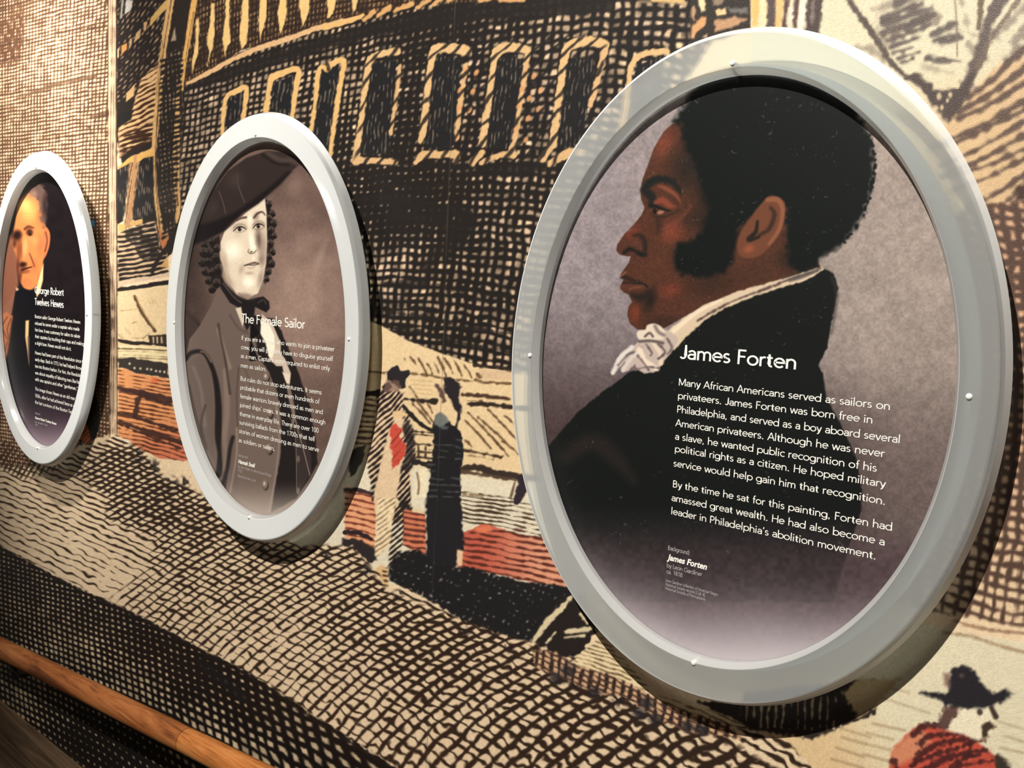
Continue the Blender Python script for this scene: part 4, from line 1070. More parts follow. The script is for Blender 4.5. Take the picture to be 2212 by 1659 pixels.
def paint_sailor(c):
    """middle oval: sepia half-length figure in a cocked hat and buttoned coat"""
    z = Z(340, 220, 3.318)
    zn = Z(340, 700, 3.19)
    P, S, B = c.poly, c.stroke, c.blob
    x, y = c.PX, c.PY
    t = np.exp(-(((x - 650) / 110.) ** 2 + ((y - 650) / 160.) ** 2))
    bg = C3((104, 82, 74)) + (C3((152, 124, 110)) - C3((104, 82, 74))) * t[..., None]
    lf = sstep(480, 400, x) * .35
    bg = bg * (1 - lf[..., None])
    c.col[:] = bg * (.9 + .14 * noise(x, y, 26, 3) + .08 * noise(x, y, 4, 4))[..., None]
    for cx, cy, rx, ry, col in [(690, 430, 60, 40, (110, 86, 78)), (700, 460, 40, 30, (96, 76, 70)), (690, 560, 14, 70, (160, 132, 118)), (640, 400, 30, 40, (140, 112, 100))]:
        B(cx, cy, rx, ry, col, .6, 20)
    S(z((180, 1480, 20), (300, 1600, 30), (360, 1680, 30)), 6, (62, 50, 46), soft=3)
    # coat
    P(z((430, 1350), (380, 1470), (300, 1610), (230, 1700), (190, 1900), (150, 2200)) + zn((150, 700), (330, 1000), (480, 1400), (950, 1400), (1060, 1040), (1100, 960), (1000, 500), (900, 200), (830, 80)) + z((700, 1560), (600, 1440), (480, 1330)), (112, 94, 86), soft=2)
    # dark inside of the coat on the right, waistcoat edge
    P(zn((660, -60), (800, -40), (850, 40), (960, 300), (1050, 560), (1090, 800), (1105, 960), (1060, 1040), (960, 1200), (780, 1300), (850, 900), (850, 640), (830, 480), (760, 320), (690, 200)), (44, 38, 38), soft=2.5, rough=1)
    P(zn((640, -40), (700, 60), (650, 120), (690, 230), (700, 350), (660, 300), (630, 240), (640, 60)), (30, 27, 28), soft=2)
    P(zn((700, 250), (770, 330), (830, 520), (850, 700), (845, 900), (780, 1300), (690, 1300), (560, 1250), (540, 700), (560, 350), (600, 260)), (116, 98, 88), soft=2)
    P(zn((950, 640), (990, 720), (1060, 900), (1060, 1030), (970, 1160), (950, 900)), (64, 54, 52), soft=2.5)
    S(zn((930, 560), (960, 700), (1010, 880), (1050, 1040)), 1.6, (150, 132, 118), soft=1.2)
    S(zn((900, 620), (950, 760), (960, 1160)), 1.4, (120, 104, 94), soft=1.2)
    # sleeve and folds
    S(zn((190, 250, 30), (230, 200, 30), (300, 190, 26), (350, 240, 30), (400, 380, 36), (420, 560, 44), (420, 760, 50), (440, 900, 50), (420, 1040, 40)), 12, (40, 34, 34), soft=3)
    P(zn((200, 270), (300, 210), (370, 330), (390, 560), (390, 800), (380, 980), (300, 860), (200, 560)), (106, 90, 82), soft=4)
    for st, wd, col in [([(420, 40), (460, 180), (500, 300)], 26, (138, 118, 106)), ([(470, 320), (480, 600), (460, 800), (470, 1000)], 40, (134, 114, 102)), ([(420, 0), (440, 120), (470, 260), (500, 480)], 12, (56, 46, 44)), ([(520, 780), (500, 860), (480, 1000), (450, 1100)], 26, (38, 32, 33)), ([(545, 720), (545, 900), (500, 1160)], 8, (156, 138, 124)),
                        ([(560, 300), (548, 500), (552, 700)], 10, (86, 70, 64)), ([(250, 300), (300, 450), (330, 700)], 22, (124, 106, 96)), ([(330, 560), (300, 700), (340, 860)], 14, (70, 58, 54)), ([(220, 420), (260, 600), (310, 780)], 8, (70, 58, 54)), ([(470, 1060), (460, 1200), (500, 1320)], 20, (44, 38, 38)), ([(300, 190), (330, 200), (370, 260)], 8, (150, 130, 116)), ([(600, 300), (640, 420), (650, 600)], 8, (92, 78, 72)), ([(820, 560), (840, 760), (820, 1000), (770, 1290)], 7, (150, 132, 120)), ([(620, 60), (560, 30), (500, -60)], 12, (90, 74, 68))]:
        S(zn(*st), wd / 3.19, col, soft=3.5, alpha=.85)
    for bx, by in [(748, 365), (775, 610), (770, 860), (740, 1105)]:
        p = zn((bx, by))[0]
        B(p[0] + 2, p[1] + 3, 8, 13, (44, 36, 34), .9, 0, .6)
        B(p[0], p[1], 7.2, 12, (128, 110, 98), 1, 0, .75)
        B(p[0] - 1, p[1] - 2, 3.6, 6, (204, 188, 168), .9, 0, .2)
        S([(p[0] - 5, p[1] + 5), (p[0], p[1] + 9), (p[0] + 5, p[1] + 4)], 1.4, (76, 62, 56), soft=1)
    for bx, by in [(970, 930), (970, 1150)]:
        p = zn((bx, by))[0]
        B(p[0], p[1], 5, 9, (110, 94, 86), .9, 0, .6)
    # shirt ruffle
    P(zn((720, -70), (790, -10), (820, 60), (850, 130), (850, 200), (880, 240), (920, 340), (910, 420), (880, 380), (860, 290), (820, 290), (770, 240), (760, 120), (710, 60)), (196, 176, 156), soft=2)
    P(zn((715, -20), (770, 0), (805, 80), (810, 170), (790, 240), (765, 220), (745, 130), (712, 70)), (236, 222, 198), soft=2.5)
    P(zn((860, 330), (915, 350), (910, 415), (890, 410)), (216, 198, 172), soft=2)
    S(zn((900, 420, 20), (920, 520, 30), (940, 640, 20), (920, 720, 16)), 5, (128, 110, 98), soft=2)
    # neck cloth
    P(z((450, 1230), (480, 1290), (560, 1380), (640, 1415), (730, 1400), (760, 1395), (800, 1430), (805, 1480), (780, 1510), (700, 1470), (690, 1560), (640, 1640), (610, 1560), (590, 1480), (520, 1440), (450, 1330)), (40, 36, 37), soft=2)
    S(z((470, 1300), (540, 1390), (600, 1440)), 2.5, (92, 78, 72), soft=2)
    S(z((720, 1440), (760, 1420), (780, 1450)), 2, (80, 70, 66), soft=1.5)
    P(z((560, 1480), (600, 1470), (620, 1580), (610, 1610)), (206, 188, 164), soft=2)
    # hair curls
    rs = np.random.RandomState(4)
    P(z((350, 1000), (440, 960), (455, 1100), (460, 1230), (440, 1330), (400, 1360), (360, 1300), (330, 1200), (310, 1110), (325, 1050)), (48, 40, 38), soft=3, rough=2)
    P(z((770, 690), (805, 720), (820, 800), (840, 880), (835, 990), (822, 1060), (825, 1140), (800, 1240), (770, 1300), (755, 1280), (770, 1180), (785, 1000), (780, 800)), (44, 37, 36), soft=3, rough=2)
    left = [(345, 1025), (395, 1000), (330, 1080), (320, 1150), (345, 1215), (365, 1280), (395, 1340), (425, 1300), (400, 1220), (375, 1140), (420, 1120), (430, 1050), (370, 1080), (440, 1200)]
    right = [(800, 735), (825, 800), (800, 830), (835, 870), (815, 920), (838, 960), (810, 1010), (826, 1075), (800, 1110), (822, 1160), (800, 1215), (785, 1270)]
    for hx, hy in left + right:
        r = rs.uniform(22, 31) * (.8 if hx > 700 else 1)
        cc = z((hx, hy))[0]
        B(cc[0], cc[1], r * 1.15 / 3.318, r * 1.45 / 3.318, (40, 34, 33), 1, rs.uniform(-20, 20), .8)
        for k, sh in ((.92, .9), (.62, .8), (.34, .6)):
            t = np.linspace(3.3, 3.3 + rs.uniform(2.2, 3.6), 7)
            S(z(*[(hx + r * k * math.cos(q), hy + r * 1.25 * k * math.sin(q)) for q in t]), 1.3, (128 * sh + 10, 110 * sh + 8, 100 * sh + 8), soft=1., alpha=.8)
    # face
    face = z((540, 880), (640, 790), (770, 690), (782, 800), (786, 1000), (778, 1160), (760, 1270), (722, 1370), (650, 1416), (570, 1380), (500, 1280), (460, 1130), (452, 1010), (480, 930))
    P(face, (216, 198, 172), soft=2)
    P(z((446, 1080), (460, 1050), (470, 1160), (452, 1130)), (196, 176, 150), soft=2)
    f = Z(440, 420, 3.967)
    for bx, by, rx, ry, col, al, an in [(300, 280, 100, 60, (170, 148, 128), .9, -15), (470, 265, 80, 66, (148, 126, 110), .95, -10), (300, 350, 70, 36, (206, 186, 160), .9, 0), (250, 480, 130, 130, (244, 230, 206), 1, 0), (395, 220, 34, 90, (238, 224, 200), .9, 0), (180, 600, 50, 220, (184, 160, 138), .9, -8), (475, 390, 50, 170, (104, 84, 74), .95, -6), (515, 450, 50, 260, (160, 136, 120), .8, 0), (410, 400, 34, 130, (244, 232, 208), 1, -8), (422, 455, 42, 34, (246, 234, 212), 1, 0), (495, 560, 50, 90, (140, 116, 102), .85, 0), (450, 190, 40, 60, (140, 116, 102), .8, 10),
                                        (325, 640, 40, 80, (180, 156, 136), .8, 20), (385, 750, 80, 80, (248, 236, 214), 1, 0), (490, 720, 46, 140, (160, 136, 120), .85, 10), (360, 870, 120, 44, (140, 118, 104), .9, 10), (215, 740, 50, 140, (176, 152, 132), .85, -28), (425, 550, 20, 36, (236, 220, 196), .9, 0), (390, 675, 64, 22, (176, 152, 132), .8, 0), (510, 810, 36, 80, (128, 106, 94), .8, 20)]:
        t = f((bx, by))[0]
        B(t[0], t[1], rx / 3.967, ry / 3.967, col, al, an)
    for ex, ey, s in [(310, 300, 1.15), (470, 275, 1.)]:
        P(f((ex - 44 * s, ey + 10), (ex - 10, ey - 22), (ex + 26 * s, ey - 16), (ex + 46 * s, ey + 4), (ex + 14, ey + 16), (ex - 16, ey + 20)), (196, 178, 156), soft=1.2)
        B(*f((ex - 2, ey - 2))[0], 5.2, 6.2, (58, 46, 40), 1, 0, .5)
        B(*f((ex - 2, ey))[0], 2.6, 3.2, (26, 22, 22), 1, 0, .3)
        B(*f((ex + 4, ey - 8))[0], 1.3, 1.5, (214, 200, 178), .9)
        S(f((ex - 48 * s, ey + 14, 6), (ex - 14, ey - 20, 10), (ex + 26 * s, ey - 18, 10), (ex + 50 * s, ey + 2, 5)), 2.8, (40, 32, 30), soft=1.2)
        S(f((ex - 50 * s, ey - 10), (ex - 16, ey - 44), (ex + 30 * s, ey - 40), (ex + 52 * s, ey - 14)), 1.4, (128, 106, 94), soft=1.4, alpha=.8)
        S(f((ex - 36 * s, ey + 22), (ex, ey + 26), (ex + 42 * s, ey + 12)), 1.2, (132, 110, 98), soft=1.2, alpha=.8)
    S(f((280, 228, 8), (320, 205, 16), (362, 196, 18)), 3.8, (88, 70, 62), soft=2.2)
    S(f((430, 200, 14), (460, 165, 18), (500, 150, 14), (525, 175, 8)), 3.8, (84, 66, 58), soft=2.2)
    S(f((388, 470, 6), (380, 490, 6), (400, 505, 10), (430, 500, 8), (450, 480, 6)), 2, (112, 90, 78), soft=1.6)
    B(*f((408, 490))[0], 3.6, 2.2, (50, 40, 37), .95, 10, .2)
    S(f((350, 606, 6), (385, 596, 10), (412, 590, 14), (440, 586, 18), (472, 592, 8)), 3.4, (108, 82, 74), soft=1.5)
    S(f((345, 612, 5), (390, 604, 7), (430, 606, 7), (475, 596, 5)), 2.1, (44, 34, 32), soft=1)
    S(f((372, 624, 10), (410, 630, 18), (448, 616, 8)), 4, (196, 172, 152), soft=1.8)
    S(f((300, 848), (370, 892), (440, 862)), 2, (120, 98, 88), soft=2, alpha=.8)
    w, m = c.mask(face, 2)
    c.col[w] *= (1 - .05 * m * (noise(c.PX[w], c.PY[w], 2.2, 31) - .3))[..., None]
    # cocked hat
    hat = [(232, 1035), (262, 950), (330, 800), (400, 640), (500, 500), (640, 400), (790, 350), (900, 360), (1000, 395), (1040, 430), (960, 500), (880, 590), (800, 660), (720, 730), (620, 790), (540, 860), (470, 930), (360, 985)]
    P(z(*hat), (58, 47, 45), soft=2)
    P(z((232, 1035), (300, 880), (420, 850), (560, 790), (700, 690), (820, 600), (930, 500), (960, 500), (880, 590), (800, 660), (720, 730), (620, 790), (540, 860), (470, 930), (360, 985)), (36, 31, 32), soft=6)
    S(z((790, 370), (880, 420), (970, 420), (1010, 440)), 14, (84, 70, 64), soft=5, alpha=.7)
    S(z((760, 380), (850, 440), (940, 450)), 7, (40, 33, 33), soft=4, alpha=.8)
    S(z((575, 520), (580, 600), (625, 720)), 1.6, (100, 84, 78), soft=1.2)
    S(z((440, 640), (470, 720), (488, 800)), 1.6, (96, 80, 74), soft=1.2)
    B(*z((560, 560))[0], 30, 34, (74, 61, 57), .7, 30)
    B(*z((400, 760))[0], 16, 26, (70, 58, 54), .7, 20)
    # printed fade at the bottom
    f = sstep(1030, 1120, y)
    c.col[:] = np.clip((c.col - .4) * 1.14 + .39, 0, 1)
    gr = c.col.mean(-1, keepdims=True)
    c.col[:] = gr + (c.col - gr) * .82
    c.col += (C3((196, 182, 170)) - c.col) * (f * .7)[..., None]
    np.clip(c.col, .01, 1, out=c.col)


def paint_elder(c):
    """left oval: old man in black coat on a dark ground"""
    z = Z(0, 300, 4.365)
    zk = Z(0, 600, 3.77)
    P, S, B = c.poly, c.stroke, c.blob
    x, y = c.PX, c.PY
    c.col[:] = C3((38, 31, 35)) * (.9 + .2 * noise(x, y, 16, 3))[..., None]
    P([(-80, 430), (36, 540), (40, 610), (34, 640), (30, 690), (-80, 720)], (142, 98, 80), soft=5)
    P(z((-200, 900), (110, 900), (140, 1050), (160, 1400), (60, 1560), (-200, 1700)), (136, 92, 74), soft=5)
    # coat
    P(zk((130, 110), (220, 90), (300, 140), (420, 700), (300, 1100), (60, 900), (90, 500), (110, 250)), (26, 25, 31), soft=3)
    # hand at the edge
    P(zk((-120, 330), (60, 280), (100, 320), (80, 480), (60, 620), (40, 680), (-120, 700)), (178, 116, 82), soft=4)
    for st in [[(60, 320), (20, 400), (60, 500)], [(90, 330), (60, 420), (80, 520)], [(10, 330), (-10, 440), (30, 560)], [(60, 520), (40, 600), (30, 650)]]:
        S(zk(*st), 1.8, (104, 62, 46), soft=2)
    P(zk((208, 350), (236, 345), (232, 480), (236, 700), (222, 600), (205, 480)), (214, 184, 132), soft=2)
    P(zk((225, 480), (240, 480), (238, 720), (228, 640)), (110, 92, 84), soft=2.5)
    # head
    P(z((165, 640), (230, 530), (330, 460), (410, 480), (420, 560), (400, 700), (430, 820), (465, 880), (468, 960), (440, 1080), (410, 1140), (400, 1240), (350, 1380), (270, 1430), (220, 1400), (180, 1300), (150, 1100), (110, 970), (140, 800)), (206, 134, 84), soft=3, smooth=True)
    for bx, by, rx, ry, col, al, an in [(270, 690, 120, 140, (232, 170, 104), .95, 0), (380, 740, 60, 150, (176, 112, 74), .8, 0), (380, 1000, 60, 180, (184, 112, 76), .8, 0), (180, 1040, 50, 200, (120, 70, 52), .8, 0), (240, 1010, 36, 130, (232, 164, 110), .9, 0), (330, 960, 60, 70, (220, 146, 96), .8, 0), (330, 1200, 60, 130, (196, 118, 78), .8, 10), (250, 1350, 70, 60, (196, 116, 76), .9, 0), (170, 900, 60, 60, (66, 40, 36), .95, 0), (280, 890, 46, 40, (84, 50, 42), .9, 0), (215, 1190, 60, 60, (64, 40, 36), .9, 0), (250, 1250, 60, 36, (128, 76, 56), .7, 0), (190, 1290, 30, 90, (84, 50, 40), .8, 0), (300, 520, 110, 60, (150, 116, 96), .7, -20), (390, 600, 36, 110, (110, 90, 84), .85, 0), (380, 1330, 40, 90, (120, 72, 56), .7, 0)]:
        p = z((bx, by))[0]
        B(p[0], p[1], rx / 4.365, ry / 4.365, col, al, an)
    gq = Z(10, 390, 3.808)
    P(gq((195, 95), (240, 50), (290, 30), (330, 70), (345, 180), (340, 300), (322, 395), (300, 320), (290, 210), (255, 140)), (104, 84, 78), soft=6, rough=3)
    B(*gq((330, 200))[0], 9, 42, (58, 46, 46), .9)
    B(*gq((170, 200))[0], 22, 22, (240, 184, 116), .95)
    B(*gq((240, 110))[0], 13, 13, (150, 122, 104), .8)
    g = Z(10, 390, 3.808)
    for bx, by, rx, ry, col, al, an in [(95, 455, 66, 74, (40, 26, 26), .95, 10), (80, 520, 30, 60, (66, 40, 36), .8, 0), (205, 420, 46, 46, (70, 42, 38), .95, 0), (210, 445, 24, 16, (44, 28, 28), .9, 0), (160, 560, 22, 110, (226, 156, 106), .9, 0), (135, 570, 16, 110, (150, 88, 62), .8, 0), (165, 650, 26, 26, (214, 140, 96), .9, 0), (150, 690, 50, 26, (52, 32, 30), .95, -10), (150, 740, 40, 40, (92, 54, 44), .9, 0), (215, 480, 40, 24, (214, 142, 98), .8, 0), (190, 840, 60, 50, (208, 130, 88), .8, 0), (110, 700, 24, 130, (96, 56, 46), .85, 0)]:
        t = g((bx, by))[0]
        B(t[0], t[1], rx / 3.808, ry / 3.808, col, al, an)
    S(g((165, 400, 20), (195, 380, 24), (240, 390, 10)), 5, (112, 70, 52), soft=2)
    S(g((205, 600, 8), (225, 650, 12), (245, 705, 10)), 3, (120, 72, 54), soft=2.5)
    S(g((140, 735, 10), (180, 722, 12), (225, 710, 8)), 2.6, (60, 34, 32), soft=1.6)
    S(g((160, 750, 12), (195, 742, 12)), 3, (160, 96, 72), soft=2)
    for yy in (275, 300, 325):
        S(g((110, yy + 6), (170, yy - 6), (240, yy + 4)), 1.2, (204, 138, 84), soft=1.4, alpha=.6)
    P(z((415, 850), (445, 840), (468, 900), (466, 1000), (440, 1080), (408, 1130), (410, 1000), (405, 920)), (190, 118, 80), soft=2, smooth=True)
    S(z((430, 880), (445, 960), (425, 1060)), 3, (120, 70, 52), soft=2)
    # collar
    P(z((410, 1180), (405, 1330), (375, 1450), (345, 1500), (335, 1440), (370, 1300)), (226, 196, 148), soft=2)
    P(z((150, 1400), (180, 1420), (155, 1440)), (206, 176, 150), soft=2)
    P(z((150, 1440), (220, 1410), (290, 1430), (330, 1430), (350, 1520), (330, 1659), (110, 1659)), (24, 24, 30), soft=3)
    c.col[:] = np.clip((c.col - .3) * 1.12 + .24, 0, 1)
    f = sstep(780, 960, y + (60 - x) * .15)
    c.col += (C3((84, 64, 76)) - c.col) * (f * .85)[..., None]
    f = sstep(890, 985, y)
    c.col += (C3((176, 158, 168)) - c.col) * (f * .75)[..., None]
    np.clip(c.col, .01, 1, out=c.col)
# ---------------------------------------------------------------- PAINT END
# ================================================================ the setting
M_mural = print_mat('printed_mural', .42, .5, .35, 1100)
M_print = print_mat('printed_portrait_sheet', .4, .1, .3, 1400)
M_letter = flat_mat('white_lettering', (250, 246, 236), .45, .02)
M_letter_dim = flat_mat('grey_lettering', (186, 178, 176), .45, .02)
M_ring = frosted_mat('frosted_acrylic', (.96, .98, .97, 1), .48, .32, .15, .22, .2, .78)
M_ring_back = frosted_mat('frosted_acrylic_back', (.97, .98, .97, 1), .80, .16, .2, .02)
M_ring_edge = frosted_mat('frosted_acrylic_inner_edge', (.99, .99, .98, 1), .14, .04, .30, .40, .12)
M_pin = flat_mat('clear_pin', (236, 236, 230), .25, .02, spec=.6)
M_back = flat_mat('grey_backing_sheet', (150, 152, 150), .5, .05)
M_rail = wood_mat('oiled_oak', (92, 50, 22), (148, 86, 44), (176, 116, 66), .4)
M_rail2 = wood_mat('oiled_oak_lighter', (120, 68, 28), (176, 108, 54), (202, 138, 78), .38)
M_board = wood_mat('dull_brown_boarding', (66, 50, 36), (104, 82, 60), (136, 112, 84), .6, .6)
M_iron = flat_mat('black_iron', (24, 22, 21), .5, .1)
M_floor = flat_mat('dark_floor', (52, 42, 36), .6, .2, 40)

xs = [at(px, 830, WALL_Y)[0] for px in list(np.arange(-420, -20, 9.)) + list(np.arange(-20, 2240, 2.1)) + list(np.arange(2240, 2760, 9.))]
zs = list(np.arange(0, .46, .02)) + list(np.arange(.46, 2.03, .00122)) + list(np.arange(2.03, 2.5, .01))
wall = art_mesh('wall_back', np.array(xs), np.array(zs), WALL_Y, paint_mural, M_mural)
tag(wall, 'wall covered by an enlarged hand coloured engraving of a ship at a quay', 'wall', kind='structure')

x0, x1 = xs[0], xs[-1]
bm = bmesh.new()
add_box(bm, (x0, WALL_Y - .006, .30), (x1, WALL_Y - .0005, .4865))
o = from_bm('trim_1', bm, M_board, smooth=False)
tag(o, 'dull brown wooden boarding along the foot of the mural wall', 'trim', kind='structure')
bm = bmesh.new()
add_box(bm, (x0, -2.6, -.05), (x1, WALL_Y, 0))
tag(from_bm('floor', bm, M_floor, smooth=False), 'dark floor below the wall', 'floor', kind='structure')


# ================================================================ handrail
def rail_at(x, dz=0.):
    return (x, -.030, .6823 + (x + 1.985) * .0955 + dz)


JOINT = at(405, 1600, -.03)[0]
rail = bpy.data.objects.new('handrail', None)
COL.objects.link(rail)
rail.location = (JOINT, -.03, rail_at(JOINT)[2])
tag(rail, 'round oak handrail sloping along the foot of the mural at lower left', 'handrail')


def rel(p, o=rail):
    return tuple(np.array(p) - np.array(o.location))


s1 = from_bm('rail_section', tube([rel(rail_at(x)) for x in np.linspace(-2.75, JOINT - .0012, 24)], [.0195] * 23 + [.0190], 28), M_rail, rail)
s2 = from_bm('rail_section', tube([rel(rail_at(x)) for x in np.linspace(JOINT, -.30, 24)], [.0188, .0192] + [.0192] * 22, 28), M_rail2, rail)
s2['label'] = 'lighter honey coloured rail section right of the joint'
from_bm('joint_dowel', tube([rel(rail_at(JOINT - .004)), rel(rail_at(JOINT + .004))], .0176, 20), M_iron, rail)
for bx in (at(28, 1452, -.03)[0], -.62):
    p = np.array(rail_at(bx))
    bk = from_bm('bracket', tube([rel((bx, -.030, p[2] - .017)), rel((bx, -.030, p[2] - .034)), rel((bx, -.022, p[2] - .046)), rel((bx, WALL_Y - .004, p[2] - .048))], [.007, .007, .008, .009], 14), M_iron, rail)
    from_bm('wall_flange', tube([rel((bx, WALL_Y - .006, p[2] - .048)), rel((bx, WALL_Y - .0005, p[2] - .048))], .026, 24), M_iron, bk)
    from_bm('saddle', tube([rel(rail_at(bx - .028, -.0200)), rel(rail_at(bx + .028, -.0200))], .005, 12), M_iron, bk)


# ================================================================ lettering
def glyph_mesh(text, shear=0.0, bold=0.0):
    cu = bpy.data.curves.new('lettering', 'FONT')
    cu.body = text
    cu.size = 1.0
    cu.shear = shear
    cu.offset = bold
    cu.resolution_u = 3
    cu.fill_mode = 'FRONT'
    ob = bpy.data.objects.new('lettering_source', cu)
    COL.objects.link(ob)
    dg = bpy.context.evaluated_depsgraph_get()
    dg.update()
    me = ob.evaluated_get(dg).to_mesh()
    n = len(me.vertices)
    co = np.empty(n * 3, np.float32)
    me.vertices.foreach_get('co', co)
    me.calc_loop_triangles()
    tri = np.array([t.vertices[:] for t in me.loop_triangles], np.int32).reshape(-1, 3)
    ob.evaluated_get(dg).to_mesh_clear()
    bpy.data.objects.remove(ob)
    bpy.data.curves.remove(cu)
    return co.reshape(-1, 3), tri


def arc(cx, cy, rx, ry, a0, a1):
    n = max(4, int(abs(a1 - a0) / 15))
    return [(cx + rx * math.cos(math.radians(t)), cy + ry * math.sin(math.radians(t))) for t in np.linspace(a0, a1, n + 1)]


